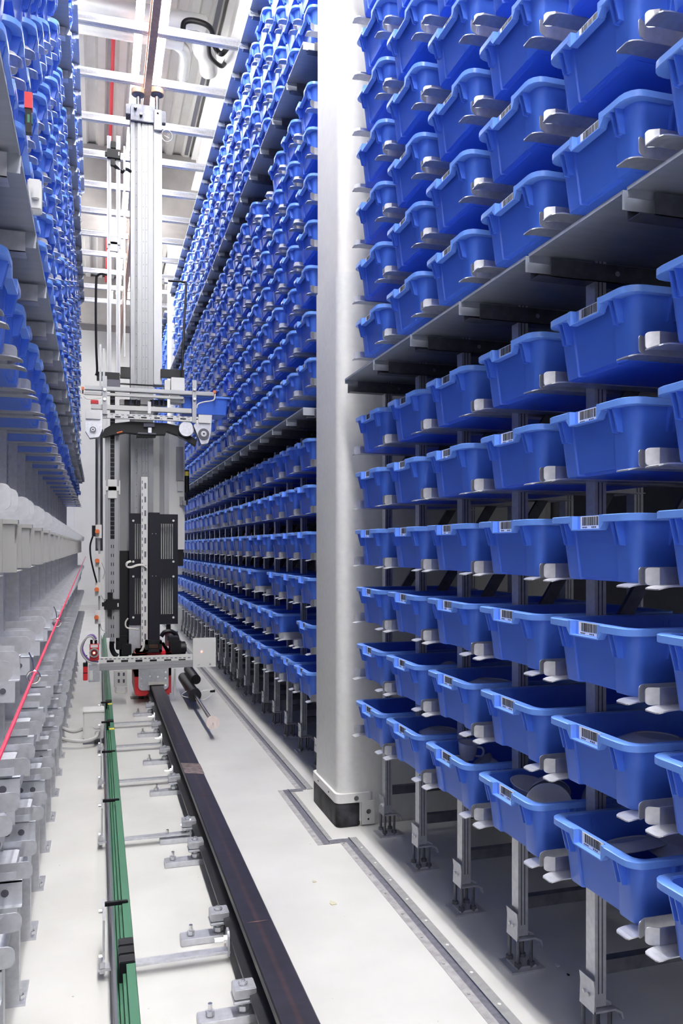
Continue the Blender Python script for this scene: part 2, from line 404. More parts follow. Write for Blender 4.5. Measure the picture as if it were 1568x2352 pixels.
for i, (a, rack, tier, k, n, X, Y, z) in enumerate(cands):
    rz = 0 if rack != 'left' else pi
    if i < 300 and rack != 'far':
        c_ = CONTENT.get((rack, tier, k, n), '')
        if rack == 'near': lab = f'blue bin {c_+" " if c_ else ""}this side of pillar, {ORD[n]} from it, {row_words(tier, k)}'
        elif rack == 'mid': lab = f'blue bin beyond the pillar, {ORD[n]} from it, {row_words(tier, k)}'
        else: lab = f'blue bin in left rack, {ORD[n-first_left]} from near end, {row_words(tier, k)}'
        grp = {'near': 'blue bins in the near right rack', 'mid': 'blue bins in the rack beyond the pillar', 'left': 'blue bins in the left rack'}[rack]
        big = i < 130
        o = link('storage_bin', ME_BODY if big else ME_FULL, None, (X, Y, z), rz)
        tag(o, lab, 'bin', grp)
        if big:
            r_ = link('rim', ME_RIM, o)
            if rack != 'left': link('barcode_label', ME_LAB[i % 4], o)
        NB[(rack, tier, k, n)] = o
    else:
        s_ = -1 if rz else 1
        heapb.add([(X + s_*x, Y + s_*y, z + q) for x, y, q in LITE.v], [], M['blue'])
        base = len(heapb.v) - len(LITE.v)
        ks = [heapb.mi(m) for m in LITE.mats]
        for f, m in zip(LITE.f, LITE.m): heapb.f.append([base + j for j in f]); heapb.m.append(ks[m])
o = solid('storage_bins', heapb, 'remaining small blue bins far along both racks towards the far end', 'bins', M['blue']); o['kind'] = 'stuff'

# ---------------------------------------------------------------- racks
def bracket_mesh(side):
    """arm along +x from its tip at x=0, plate vertical, flange pointing side*y"""
    mb = MB(); L = .50; t = .002
    # plate outline with rounded nose
    HB = .033; r = .008; nose = [(.0+r*(1-cos(a)), HB-r+r*sin(a)) for a in [pi/2*k/4 for k in range(5)]]
    low = [(.0+r*(1-cos(a)), r-r*sin(a)) for a in [pi/2*(4-k)/4 for k in range(5)]]
    full = low + nose
    mb.prism([(.022, 0)] + [(.022, HB), (L, HB), (L, 0)], 'y', -t/2, t/2)
    # flared nose
    pts = full; n = len(pts)
    fl = lambda x: -side*max(0, .022-x)*.55
    A = [(x, fl(x)-t/2, z) for x, z in pts] + [(.022, -t/2, HB), (.022, -t/2, 0)]
    B = [(x, y+t, z) for x, y, z in A]; n = len(A)
    mb.add(A+B, [tuple(range(n)), tuple(range(2*n-1, n-1, -1))] + [(i, (i+1) % n, n+(i+1) % n, n+i) for i in range(n)])
    # flange with drooping rounded tip
    w_ = .052*side
    st = [(-.014, .008, .036, -.0055), (-.011, .003, .041, -.005), (-.004, .001, .044, -.003), (.008, 0, .044, -.0008), (.02, 0, .044, 0), (L, 0, .044, 0)]
    for q in range(len(st)-1):
        a, b = st[q], st[q+1]; V = []
        for (x, y0, y1, z) in (a, b): V += [(x, side*y0, z-.0012), (x, side*y1, z-.0012), (x, side*y1, z+.0012), (x, side*y0, z+.0012)]
        mb.add(V, [(0,1,5,4),(1,2,6,5),(2,3,7,6),(3,0,4,7),(0,3,2,1),(4,5,6,7)])
    return mb.mesh('bracket', M['galv'])
BR = {s: bracket_mesh(s) for s in (-1, 1)}
def post_mesh(h):
    mb = MB()
    a, b = .021, .05       # half width along the aisle, depth
    mb.prism([(0,-.018),(.030,-.018),(.030,-.008),(.027,-.008),(.027,-.015),(.003,-.015),(.003,.015),(.027,.015),(.027,.008),(.030,.008),(.030,.018),(0,.018)], 'z', .09, h)
    mb.box(.008, .011, -.0186, -.0178, .12, h, M['galvd']); mb.box(.018, .021, -.0186, -.0178, .12, h, M['galvd'])
    return mb.mesh('post', M['galv'])
def foot_mb():
    mb = MB()
    mb.box(-.03, .07, -.042, .042, 0, .006); mb.box(-.012, .05, -.028, .028, .006, .012)
    for x, y in ((-.004, -.024), (.035, -.024), (-.004, .024), (.035, .024)):
        mb.cyl((x, y, 0), (x, y, .085), .0055, M['galvd'], 8); mb.cyl((x, y, .012), (x, y, .022), .010, M['galvd'], 6)
    mb.prism([(-.010, .082), (-.006, .082), (-.004, .11), (-.002, .150), (-.008, .157), (-.011, .157), (-.008, .135)], 'y', -.030, .030)
    for y0, y1 in ((-.030, -.014), (.014, .030)):
        mb.prism([(-.010, .082), (.045, .082), (.062, .072), (.066, .058), (.070, .060), (.065, .077), (.047, .087), (-.009, .087)], 'y', y0, y1)
    for y in (-.009, .009): mb.cyl((-.014, y, .118), (-.004, y, .118), .005, M['steel'], 8)
    return mb
ME_FOOT = foot_mb().mesh('foot', M['galv'])
ME_POST = post_mesh(4.68)
def shelf_mesh(depth, w_=P-.012):
    mb = MB(); mb.box(0, depth, -w_/2, w_/2, .012, .015)
    mb.box(0, .002, -w_/2, w_/2, .008, .015); mb.box(0, depth, -w_/2, -w_/2+.002, -.022, .012); mb.box(0, depth, w_/2-.002, w_/2, -.004, .012)
    return mb.mesh('shelf_plate', M['shelf'])
ME_SHELF = shelf_mesh(1.0)
ME_SHELFL = shelf_mesh(.96)
def joist_mesh():
    mb = MB(); mb.box(.03, .95, -.020, -.017, -.032, .010); mb.box(.0, .95, .017, .020, -.032, .010); mb.box(.0, .95, -.02, .02, -.032, -.030)
    for x in (.20, .36): mb.cyl((x, -.026, -.012), (x, -.016, -.012), .007, M['steel'], 6)
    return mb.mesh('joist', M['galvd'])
ME_JOIST = joist_mesh(); ME_JOISTL = joist_mesh(); ME_JOISTL.materials[0] = M['galv']  # same joists; left copy toned lighter to paint in reflected aisle light
def brace_mesh():
    mb = MB()
    mb.add([(.045,-.006,0),(.045,.006,0),(.085,.006,0),(.085,-.006,0),(.315,-.006,.42),(.315,.006,.42),(.355,.006,.42),(.355,-.006,.42)],
           [(3,2,1,0),(4,5,6,7),(0,1,5,4),(1,2,6,5),(2,3,7,6),(3,0,4,7)])
    return mb.mesh('brace', M['galvd'])
ME_BRACE = brace_mesh()
ME_STRUT = MB().box(.03, .80, -.012, .012, 0, .032).mesh('base_strut', M['galvd'])
def rack(name, label, posts, levels, right, shelves, shelf_depth, draw_low=True, braces=True, foots=True):
    rx = 1.10 if right else -.29          # front face of the posts
    rz = 0 if right else pi; sg = 1 if right else -1
    r = thing(name, label, 'rack', (rx, posts[0], 0))
    def sub(nm, me, x, y, z, flip=False):
        return link(nm, me, r, (x - rx, y - posts[0], z), rz)
    for Y in posts:
        sub('post', ME_POST, rx, Y, 0); sub('rear_post', ME_POST, rx + sg*.37, Y, 0)
        if foots: sub('foot', ME_FOOT, rx, Y, 0)
        if foots: sub('base_strut', ME_STRUT, rx, Y, .16)
        if braces:
            for z in (.95, 1.45, 2.4): sub('brace', ME_BRACE, rx, Y, z)
    br = []
    for i, Y in enumerate(posts):
        for lv in levels:
            for s in (-1, 1):
                if (i == 0 and s*(1 if posts[-1] > posts[0] else -1) == -1) or (i == len(posts)-1 and s*(1 if posts[-1] > posts[0] else -1) == 1): continue
                x = rx - sg*.128; y = Y + s*.0215; z = lv - BH - .0014
                p = proj(x, y, z)
                if not p or not (-60 < p[0] < 1640 and -80 < p[1] < 2440): continue
                br.append((Y, x, y, z, s))
    br.sort()
    rest = MB()
    for i, (Y, x, y, z, s) in enumerate(br):
        me = BR[s*sg]
        if i < 100: sub('bracket', me, x, y, z)
        else:
            b = len(rest.v); rest.v += [(x-rx+sg*v.co.x, y-posts[0]+sg*v.co.y, z+v.co.z) for v in me.vertices]; k = rest.mi(M['galv'])
            for f in me.polygons: rest.f.append([b+j for j in f.vertices]); rest.m.append(k)
    if rest.v:
        o = part('brackets', rest, r, M['galv']); o['kind'] = 'stuff'
    for z in shelves:
        for i in range(len(posts)-1):
            Y = (posts[i] + posts[i+1])/2
            sub('shelf_plate', ME_SHELF if right else ME_SHELFL, rx - sg*.165, Y, z)
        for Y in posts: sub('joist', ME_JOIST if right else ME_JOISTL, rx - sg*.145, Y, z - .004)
    return r
near_rack = rack('storage_rack', 'galvanised rack of blue bins at right, in front of the white pillar', NEAR_POST, NEAR_LOW+NEAR_UP, True, SHELF[:2], 1.0)
mid_rack = rack('storage_rack', 'long galvanised rack of blue bins on the right, beyond the white pillar', MID_POST, MID_LOW+MID_UP+TOP, True, SHELF, 1.0)
far_rack = rack('storage_rack', 'distant galvanised rack behind the far white pillar, at the aisle end', FAR_POST, MID_UP[:3], True, SHELF, 1.0, braces=False)
left_rack = rack('storage_rack', 'galvanised rack along the left side, empty below and blue bins above', LEFT_POST, [MID_LOW[5]]+MID_UP+TOP, False, SHELF, .9, braces=False, foots=False)
# feet of the left rack: posts on flat plates
mb = MB(); mb.box(-.02, .10, -.06, .06, 0, .006); mb.box(.0, .05, -.021, .021, .006, .12)
mb.cyl((-.005, .035, 0), (-.005, .035, .035), .006, seg=8); mb.cyl((-.005, .035, .006), (-.005, .035, .018), .011, M['steel'], 6)
ME_FL = mb.mesh('foot', M['galv'])
mb = MB(); mb.prism([(0,-.019),(.05,-.019),(.05,.019),(0,.019)], 'z', .006, 1.16); ME_FP = mb.mesh('short_post', M['galv'])
for Y in LEFT_POST: 
    o = link('foot', ME_FL, left_rack, (-.195+.29, Y+.06-LEFT_POST[0], 0), pi)
    o = link('short_post', ME_FP, left_rack, (-.205+.29, Y+.06-LEFT_POST[0], 0), pi)
# empty carriers on the left: pairs of round-nosed plates, ledge, drilled profile, roller
def carrier_mesh():
    mb = MB(); r = .012
    def plate(y, x0):
        pl = [(x0-r+r*cos(a), .033-r+r*sin(a)) for a in [pi/2*k/4 for k in range(5)]] + [(-.40, .033), (-.40, 0)]
        pl += [(x0-r+r*cos(a), r+r*sin(a)) for a in [-pi/2+pi/2*k/4 for k in range(5)]]
        mb.prism(pl, 'y', y-.0012, y+.0012, M['galv'])
    plate(-.062, 0); plate(.062, 0)
    led = [(-.040, -.055), (-.034, -.049), (-.034, .049), (-.040, .055), (-.40, .055), (-.40, -.055)]
    mb.prism(led, 'z', .015, .019, M['galvl'])
    mb.box(-.036, -.034, -.052, .052, .0, .017, M['galvl'])
    mb.box(-.40, -.03, -.064, -.061, .0, .0155)
    # drilled cross profile below
    mb.box(-.30, -.020, -.055, -.052, -.052, -.006); mb.box(-.30, -.020, -.055, -.035, -.0085, -.006); mb.box(-.30, -.020, -.070, -.052, -.054, -.052)
    for x in (-.052, -.084): mb.cyl((x, -.0565, -.028), (x, -.053, -.028), .0075, M['dgrey'], 12)
    mb.box(-.15, -.028, -.070, -.067, -.095, -.052); mb.cyl((-.05, -.0715, -.072), (-.05, -.066, -.072), .006, M['dgrey'], 10)
    return mb.mesh('carrier_bracket', M['galvl'])
ME_CAR = carrier_mesh()
mb = MB(); mb.cyl((0, -.07, 0), (0, .06, 0), .0165, M['galv'], 18); mb.cyl((0, -.073, 0), (0, -.07, 0), .0145, M['dgrey'], 16); ME_ROL = mb.mesh('roller', M['galv'])
mb = MB()
pl = [(-.012+.012*cos(a), .042-.012+.012*sin(a)) for a in [pi/2*k/4 for k in range(5)]] + [(-.40, .042), (-.40, 0)] + [(-.012+.012*cos(a), .012+.012*sin(a)) for a in [-pi/2+pi/2*k/4 for k in range(5)]]
mb.prism(pl, 'y', -.062, -.0595, M['galv']); mb.prism(pl, 'y', .06, .062, M['galv'])
mb.box(-.40, -.03, -.062, .062, -.006, -.003, M['aluwhite'])
mb.box(-.30, -.026, -.072, -.069, -.050, -.004, M['aluwhite']); mb.box(-.30, -.020, -.080, -.050, -.012, -.004, M['aluwhite'])
mb.box(-.30, -.022, -.078, -.074, -.105, -.050, M['aluwhite']); mb.box(-.29, -.024, .05, .054, -.10, -.01, M['aluwhite']); mb.box(-.30, -.022, -.078, .05, -.107, -.105, M['aluwhite'])
for z, x in ((-.026, -.06), (-.075, -.055)): mb.cyl((x, -.0795 if z < -.05 else -.0735, z), (x, -.070, z), .007, M['dgrey'], 12)
ME_TOPC = mb.mesh('carrier_bracket', M['galvl'])
tiers = [(1.212, -.130), (.945, -.128), (.705, -.128), (.500, -.124)]
cnt = 0
for ti, (z, x) in enumerate(tiers):
    for Y in LEFT_POST[1:]:
        cnt += 1
        link('carrier_bracket', ME_TOPC if ti == 0 else ME_CAR, left_rack, (x+.29, Y-.05-LEFT_POST[0], z))
        if ti in (2, 3): link('roller', ME_ROL, left_rack, (x-.048+.29, Y+.12-LEFT_POST[0], z-.066))
        if ti == 0: link('inner_post', ME_FP, left_rack, (x-.06+.29, Y+.02-LEFT_POST[0], -.03), pi)
# little indicator and sensor boxes clipped to the left rack above the shelf
t = thing('signal_lamp', 'small red and green signal lamp between bins on the left rack', 'lamp', (-.14, 1.84, 1.99))
X0, _ = at(62, 240, 1.9)
mb = MB(); mb.box(-.008, .008, -.01, .01, .085, .118, M['red']); part('red_lens', mb, t, M['red'])
mb = MB(); mb.box(-.006, .006, -.008, .008, .035, .085, M['black']); mb.cyl((0, 0, .055), (0, 0, .072), .0085, M['green'], 12); part('body', mb, t, M['black'])
solid('sensor_box', MB().box(-.03, .0, -.02, .02, 0, .07).box(-.02, -.004, -.03, -.02, .02, .05), 'white sensor box clipped to the left rack below the signal lamp', 'sensor', M['lgrey'], loc=(-.125, 2.02, 1.93), bevel=.003)

# ---------------------------------------------------------------- floor rail
RXC = .412
mb = MB()
prof = [(-.060, .060), (.060, .060), (.060, .068), (.012, .078), (.012, .112), (.036, .118), (.0415, .122), (.0415, .141), (.0385, .145), (-.0385, .145), (-.0415, .141), (-.0415, .122), (-.036, .118), (-.012, .112), (-.012, .078), (-.060, .068)]
mb.prism(prof, 'y', -1.0, 16.5)
rail = solid('floor_rail', mb, 'dark steel guide rail running along the white aisle floor', 'rail', M['rail'], loc=(RXC, 0, 0))
M['weld'] = mat('ground_weld', (.22, .17, .17), .45, .5, noise=.5, scale=40)
mb = MB()
mb.prism([(-.042, 3.70), (.042, 3.66), (.0425, 3.84), (-.042, 3.88)], 'z', .1452, .1458)
part('weld_patch', mb, rail, M['weld'], label='scuffed ground weld across the rail')
mb = MB()
for y in (2.18, 3.35, 4.25, 4.75): mb.prism([(-.030, y), (.0, y-.005), (.030, y), (.0, y+.004)], 'z', .1452, .1456)
part('rust_mark', mb, rail, mat('rust_mark', (.085, .045, .05), .7, noise=.3))
# rail clamps
def clamp_parts(t):
    mb = MB(); mb.box(-.055, .10, -.026, .026, 0, .020); part('base_plate', mb, t, M['galv'], .002)
    mb = MB(); mb.cyl((-.025, 0, .02), (-.025, 0, .05), .0055, M['steel'], 8); mb.cyl((-.025, 0, .022), (-.025, 0, .033), .011, M['galv'], 6); part('anchor_bolt', mb, t, M['steel'])
    mb = MB(); mb.cyl((.055, 0, .02), (.055, 0, .085), .009, M['galv'], 10); mb.cyl((.055, 0, .024), (.055, 0, .036), .015, M['galv'], 6); part('stud', mb, t, M['galv'])
    mb = MB(); mb.box(.028, .082, -.03, .03, .050, .058); mb.box(.030, .084, -.026, .026, .060, .085); mb.cyl((.055, 0, .085), (.055, 0, .093), .013, M['galv'], 6); mb.cyl((.055, 0, .09), (.055, 0, .097), .007, M['dgrey'], 10)
    part('clamp_block', mb, t, M['galv'], .003)
CY = [1.99, 2.42, 3.02, 3.26, 3.90, 4.46, 5.12, 5.75]
proto = None
for i, y in enumerate(CY):
    lab = f'galvanised clamp gripping left side of floor rail, {ORD[i]} from the camera'
    if proto is None:
        proto = thing('rail_clamp', lab, 'clamp', (.285, y, 0), group='clamps beside the floor rail'); clamp_parts(proto)
    else:
        r = proto.copy(); COL.objects.link(r); r.location = (.285, y, 0); r['label'] = lab
        for ch in list(proto.children): c = ch.copy(); COL.objects.link(c); c.parent = r
# ---------------------------------------------------------------- conductor rail on its cross bars
cond = thing('conductor_rail', 'green multi-pole conductor rail along the floor left of the steel rail', 'conductor rail', (.055, 0, 0))
mb = MB()
for k in range(4):
    z = .055 + .0225*k; x = -.006 + .0082*k
    mb.prism([(x-.008, z), (x+.012, z), (x+.014, z+.004), (x+.014, z+.018), (x+.012, z+.0215), (x-.008, z+.0215)], 'y', .2, 10)
mb.prism([(-.022, .05), (-.013, .05), (-.013, .118), (-.020, .118)], 'y', .2, 10, M['dgrey'])
part('conductor_bars', mb, cond, M['green'])
for i, y in enumerate((2.05, 3.98, 4.9, 5.55)):
    mb = MB()
    if i in (0, 2, 3):
        for k in range(3): mb.box(-.006, .032, y+.045*k*(1 if i == 0 else .5), y+(.040 if i == 0 else .018)+.045*k*(1 if i == 0 else .5), .05, .149)
        part('joint_cover', mb, cond, M['black'], .002, label='black ribbed joint cover on the green bars')
for y in (4.70, 5.45):
    part('yellow_sticker', MB().box(.005, .031, y, y+.035, .1435, .1465), cond, M['yellow'])
BARS = [2.28, 3.26, 4.07, 4.78, 5.4]
for i, y in enumerate(BARS):
    t = thing('cross_bar', f'grey cross bar holding the green conductor rail, {ORD[i]} from the camera', 'bar', (0, y, 0), group='cross bars under the conductor rail')
    part('bar', MB().box(.0, .352, -.016, .016, .026, .034), t, M['galv'], .001)
    mb = MB(); mb.prism([(-.02, .02), (.02, .02), (.02, .075), (.012, .088), (-.012, .088), (-.02, .075)], 'x', .344, .350); mb.cyl((.31, 0, .062), (.362, 0, .062), .006, M['steel'], 8); mb.cyl((.335, 0, .062), (.344, 0, .062), .012, M['steel'], 6)
    part('end_lug', mb, t, M['galv'])
    mb = MB(); mb.box(.012, .018, .0, .14, .03, .155); mb.box(.004, .018, -.015, .015, .02, .05)
    for yy, zz in ((.02, .05), (.12, .13)): mb.cyl((.002, yy, zz), (.018, yy, zz), .006, M['steel'], 6)
    part('side_plate', mb, t, M['galv'])
    part('clip', MB().box(.012, .082, .12, .134, .140, .1505), t, M['black'], .002)
# junction box and conduits
jb = thing('junction_box', 'pale grey junction box on the floor beside the green conductor rail', 'box', (-.022, 5.0, 0))
mb = MB(); mb.box(-.062, .058, 0, .13, .03, .19); part('housing', mb, jb, M['lgrey'], .006)
part('lid', MB().box(-.062, .058, -.004, .134, .185, .198), jb, M['lgrey'], .003)
mb = MB(); mb.box(-.062, .058, .01, .12, .0, .032); part('base', mb, jb, M['dgrey'])
mb = MB(); mb.cyl((.018, -.003, .118), (.018, .004, .118), .028, None, 20); part('knockout_cap', mb, jb, M['lgrey'])
mb = MB(); mb.cyl((.02, -.02, .065), (.02, .004, .065), .017, None, 14); part('cable_gland', mb, jb, M['cable'])
mb = MB(); mb.tube([(.0, 4.985, .068), (-.02, 4.93, .05), (-.09, 4.90, .045), (-.19, 4.92, .06), (-.30, 5.0, .10)], .0115)
solid('conduit', mb, 'grey corrugated conduit plugged into the front of the junction box', 'conduit', M['cable'])
mb = MB(); mb.tube([(-.086, 5.06, .08), (-.14, 5.06, .07), (-.20, 5.08, .09), (-.30, 5.15, .14)], .0115)
solid('conduit', mb, 'grey conduit entering the left side of the junction box', 'conduit', M['cable'])
# pull cord on the left
mb = MB(); mb.tube([(-.112, .7, .895), (-.112, 1.1, .908), (-.112, 2.0, .93), (-.112, 5.2, 1.0), (-.115, 8.3, 1.06)], .0028, seg=8)
cord = tag(link('pull_cord', mb.mesh('pull_cord', M['rope'])), 'red emergency pull cord stretched along the left rack', 'cord')
for y, z in ((1.58, .919), (2.45, .941)):
    mb = MB(); pts = [(-.112+.011*cos(a), y, z+.011*sin(a)) for a in [2*pi*k/14 for k in range(15)]]
    mb.tube(pts, .002, seg=6, sub=0); mb.tube([(-.112, y, z+.011), (-.114, y, z+.03), (-.120, y, z+.045)], .0013, seg=6, sub=3); part('guide_ring', mb, cord, M['steel'])

# ---------------------------------------------------------------- stacker crane
YB = 6.15
crane = thing('stacker_crane', 'tall aluminium stacker crane standing on the floor rail, black panels below', 'crane', (RXC, YB, .145))
crane_off = (-RXC, -YB, -.145)
def cp(name, mb, m=None, bevel=0., label=None, parent=None):
    return part(name, mb, parent or crane, m, bevel, label, crane_off if parent is None else (0, 0, 0))
def holes(mb, x0, x1, y0, y1, Y, nx, ny, m, fx=.5, fy=.6):
    for i in range(nx):
        for j in range(ny):
            a = x0 + (x1-x0)*(i+.5-fx/2)/nx; b = y0 + (y1-y0)*(j+.5-fy/2)/ny
            mb.pbox(a, b, a + (x1-x0)*fx/nx, b + (y1-y0)*fy/ny, Y-.001, .003, m)
YM = 6.55
# mast
mb = MB(); mb.pbox(300, 250, 352, 1490, YM+.012, .2)
for a, b in ((300, 309), (316, 323), (340, 351)): mb.pbox(a, 250, b, 1490, YM-.006, .03)
mb.pbox(326, 250, 332.3, 1490, YM-.002, .03); mb.pbox(333.3, 250, 339, 1490, YM-.002, .03)
mb.pbox(309, 250, 316, 1490, YM+.006, .01, M['mgrey'])
for k in range(46):
    yy = 262 + k*26.6
    for xx in (312.5, 329.2, 336): mb.pbox(xx-.6, yy-.9, xx+.6, yy+.9, YM-.003 if xx > 320 else YM+.004, .004, M['black'])
cp('mast', mb, M['mast'])
mb = MB(); mb.pbox(353, 252, 372, 884, YM-.03, .12); cp('mast_side_duct', mb, M['alu'], .004, 'pale box duct beside the mast')
mb = MB(); mb.pbox(300, 236, 356, 283, YM-.03, .26); mb.pbox(289, 237, 300, 262, YM-.0, .1); mb.pbox(372, 254, 381, 283, YM+.02, .05); mb.pbox(354, 250, 372, 300, YM-.06, .03, M['aluwhite'])
for x, y in ((324, 262), (311, 246), (362, 262)): a = at(x, y, YM-.05); mb.cyl((a[0], YM-.06, a[1]), (a[0], YM, a[1]), .012, M['steel'], 10)
cp('mast_head', mb, M['galvd'], .004)
gz0 = at(340, 236, YM)[1]
for x in (317.5, 360):
    a = at(x, 222, YM+.05); b = at(x, 207, YM+.05)
    mb = MB(); mb.cyl((a[0], YM+.05, b[1]-.038), (a[0], YM+.05, b[1]), .055, M['brown'], 24); mb.cyl((a[0], YM+.05, b[1]-.044), (a[0], YM+.05, b[1]-.036), .045, M['dgrey'], 20)
    mb.cyl((a[0], YM+.05, gz0-.02), (a[0], YM+.05, b[1]-.03), .018, M['steel'], 12)
    cp('guide_wheel', mb, M['brown'])
GZ = b[1] - .035
mb = MB(); a = at(383, 312, YM); mb.tube([(a[0]+.042*cos(t), YM, a[1]+.046*sin(t)) for t in [2*pi*k/20 for k in range(21)]], .004, seg=6, sub=0)
mb.tube([(a[0]-.02, YM, a[1]), (a[0]+.015, YM, a[1]-.015)], .003, seg=6, sub=0)
cp('sensor_loop', mb, M['wcable'])
# rear covers seen left and right of the mast
mb = MB(); mb.pbox(219, 985, 236, 1265, 6.85, .3); mb.pbox(223, 985, 226, 1260, 6.84, .02, M['mgrey']); cp('side_cover', mb, M['dgrey'])
mb = MB(); mb.pbox(273, 985, 299, 1290, 6.80, .3); cp('rear_cover', mb, M['mgrey'])
mb = MB(); mb.pbox(351, 985, 366, 1300, 6.72, .1, M['aluwhite']); mb.pbox(366, 985, 377, 1300, 6.76, .1, M['mgrey']); mb.pbox(377, 985, 388, 1300, 6.74, .1, M['alu']); mb.pbox(387, 985, 424, 1262, 6.78, .35, M['lgrey'])
mb.pbox(405, 1026, 421, 1104, 6.76, .03, M['mgrey']); mb.pbox(408, 1105, 420, 1128, 6.76, .03, M['lgrey']); mb.pbox(387, 1262, 421, 1300, 6.80, .3, M['black'])
cp('control_cabinet', mb, M['lgrey'], 0)
# perforated strip, tube and louvred panels in front of the mast
YP = 6.38
mb = MB(); mb.pbox(324, 1095, 339, 1482, YP-.07, .03); holes(mb, 331, 336, 1100, 1478, YP-.07, 1, 12, M['dgrey'], .8, .42); holes(mb, 325.5, 328, 1100, 1478, YP-.07, 1, 26, M['dgrey'], .7, .5)
cp('cable_duct', mb, M['lgrey'])
mb = MB(); mb.pbox(341.5, 1177, 367, 1470, YP-.08, .08)
for x, y in ((350, 1226), (358, 1226), (350, 1323), (358, 1323)): a = at(x, y, YP-.08); mb.cyl((a[0], YP-.085, a[1]), (a[0], YP-.07, a[1]), .006, M['mgrey'], 8)
cp('black_post', mb, M['blackp'], .003)
def louvre(name, x0, x1, y0, y1, sx0, sx1, n, rivx):
    mb = MB(); st = [(y0, 1203), (1284, 1328), (1411, y1)]
    for a, b in st: mb.pbox(x0, a, x1, b, YP, .012)
    for a, b in ((1203, 1284), (1328, 1411)):
        mb.pbox(x0, a, sx0, b, YP, .012); mb.pbox(sx1, a, x1, b, YP, .012)
        w_ = (sx1-sx0)/n
        for k in range(n): mb.pbox(sx0 + k*w_, a, sx0 + k*w_ + w_*.42, b, YP, .012)
        mb.pbox(sx0, a, sx1, b, YP+.10, .005, M['lgrey'])
    for y in (1196, 1290, 1324, 1418):
        a = at(rivx, y, YP); mb.cyl((a[0], YP-.006, a[1]), (a[0], YP+.004, a[1]), .0085, M['lgrey'], 10)
    cp(name, mb, M['blackp'])
louvre('louvre_panel', 296.5, 324, 1179, 1436, 307.5, 323, 3, 306)
louvre('louvre_panel', 367, 408.5, 1181, 1433, 367.5, 397.5, 6, 398)
# left guide with energy chain
YC = 6.36
mb = MB()
for a, b in ((245.5, 255.5), (266.5, 276.5)):
    mb.pbox(a, 311, b, 860, YC, .05); mb.pbox(a+3.5, 311, a+5, 860, YC-.003, .01, M['mgrey'])
    a2, b2 = (241, 252.5) if a < 250 else (263, 274)
    mb.pbox(a2, 990, b2, 1465, YC, .05); mb.pbox(a2+4, 990, a2+5.3, 1465, YC-.003, .01, M['mgrey']); mb.pbox(a2+8.5, 990, a2+9.2, 1465, YC-.003, .01, M['dgrey'])
cp('chain_guide', mb, M['alu'], 0, 'twin aluminium rails guiding the cable chain')
mb = MB(); mb.pbox(253, 880, 264, 1238, YC+.02, .03)
for k in range(34): mb.pbox(253.3, 884+k*10.4, 263.7, 886+k*10.4, YC+.016, .01, M['dgrey'])
cp('energy_chain', mb, M['black'])
mb = MB(); mb.pbox(252, 1238, 264, 1478, YC+.005, .03); holes(mb, 253, 263, 1245, 1470, YC+.005, 2, 11, M['black'], .35, .38)
cp('perforated_plate', mb, M['mgrey'])
for (x0, x1, y0, y1) in ((246, 277, 540, 578), (241, 275, 1101, 1145)):
    mb = MB(); h = (y1-y0); mb.pbox(x0+7, y0, x1-7, y1, YC-.012, .014); mb.pbox(x0, y0+h*.35, x1, y0+h*.6, YC-.012, .014); mb.pbox(x0-1, y0+2, x0+2, y0+h*.8, YC-.014, .02); mb.pbox(x1-2, y0+2, x1+1, y0+h*.8, YC-.014, .02)
    cp('rail_joiner', mb, M['lgrey'], .002)
def clampblk(y0, y1, x0, x1):
    mb = MB(); mb.pbox(x0, y0, x1, y1, YC-.03, .05); mb.pbox(x0-5, y0+(y1-y0)*.3, x0, y0+(y1-y0)*.7, YC-.02, .03); mb.pbox(x0+8, y0-16, x0+20, y0, YC-.02, .03); mb.pbox(x0+8, y1, x0+18, y1+16, YC-.02, .03)
    mb.pbox(x1-6, y0+8, x1-2, y1-6, YC-.032, .003, M['lgrey'])
    cp('chain_clamp', mb, M['black'], .003)
clampblk(340, 364, 246, 277); clampblk(1377, 1400, 239, 275)
a = at(283, 392, YC); b = at(300, 380, YC); mb = MB(); mb.tube([(at(262, 375, YC)[0], YC, at(262, 380, YC)[1]), (at(280, 388, YC)[0], YC+.02, a[1]), (at(290, 385, YC)[0], YC+.05, b[1]-.01), (at(300, 376, YC)[0], YC+.1, b[1])], .014)
cp('hose', mb, M['black'])
mb = MB(); mb.pbox(283, 335, 288, 820, YC+.02, .015); mb.pbox(284, 560, 285.5, 830, YC, .01); cp('thin_pole', mb, M['alu'])
mb = MB(); mb.pbox(275, 1265, 297, 1470, 6.5, .15); mb.cyl((at(285,1500,6.5)[0], 6.56, .25), (at(285,1500,6.5)[0], 6.56, 1.1), .035, M['black'], 14); cp('drive_column', mb, M['black'])
mb = MB(); mb.pbox(296, 1436, 324, 1500, YP+.02, .2); cp('gear_housing', mb, M['galv'], .004)
# switch boxes on a slim post at the left
mb = MB(); mb.pbox(225.5, 985, 230, 1480, 6.35, .02); cp('sensor_post', mb, M['alu'])
for x, y in ((219.5, 1205), (219, 1272), (218, 1338), (217.5, 1402)):
    mb = MB(); mb.pbox(x, y, x+14, y+31, 6.31, .035, M['lgrey']); o = cp('switch_box', mb, M['lgrey'], .002)
    mb = MB(); a = at(x+4, y+16, 6.3); mb.cyl((a[0], 6.285, a[1]), (a[0], 6.312, a[1]), .017, M['orange'], 10); mb.box(a[0]-.014, a[0]+.014, 6.272, 6.29, a[1]-.014, a[1]+.014)
    q = part('plug', mb, o, M['orange'], .002)
mb = MB(); mb.pbox(211, 1207, 219, 1232, 6.29, .04); A = [at(213, 1232, 6.3), at(207, 1255, 6.3), at(210, 1290, 6.3), at(222, 1338, 6.3)]
mb.tube([(p[0], 6.3, p[1]) for p in A], .006); cp('black_sensor', mb, M['black'])
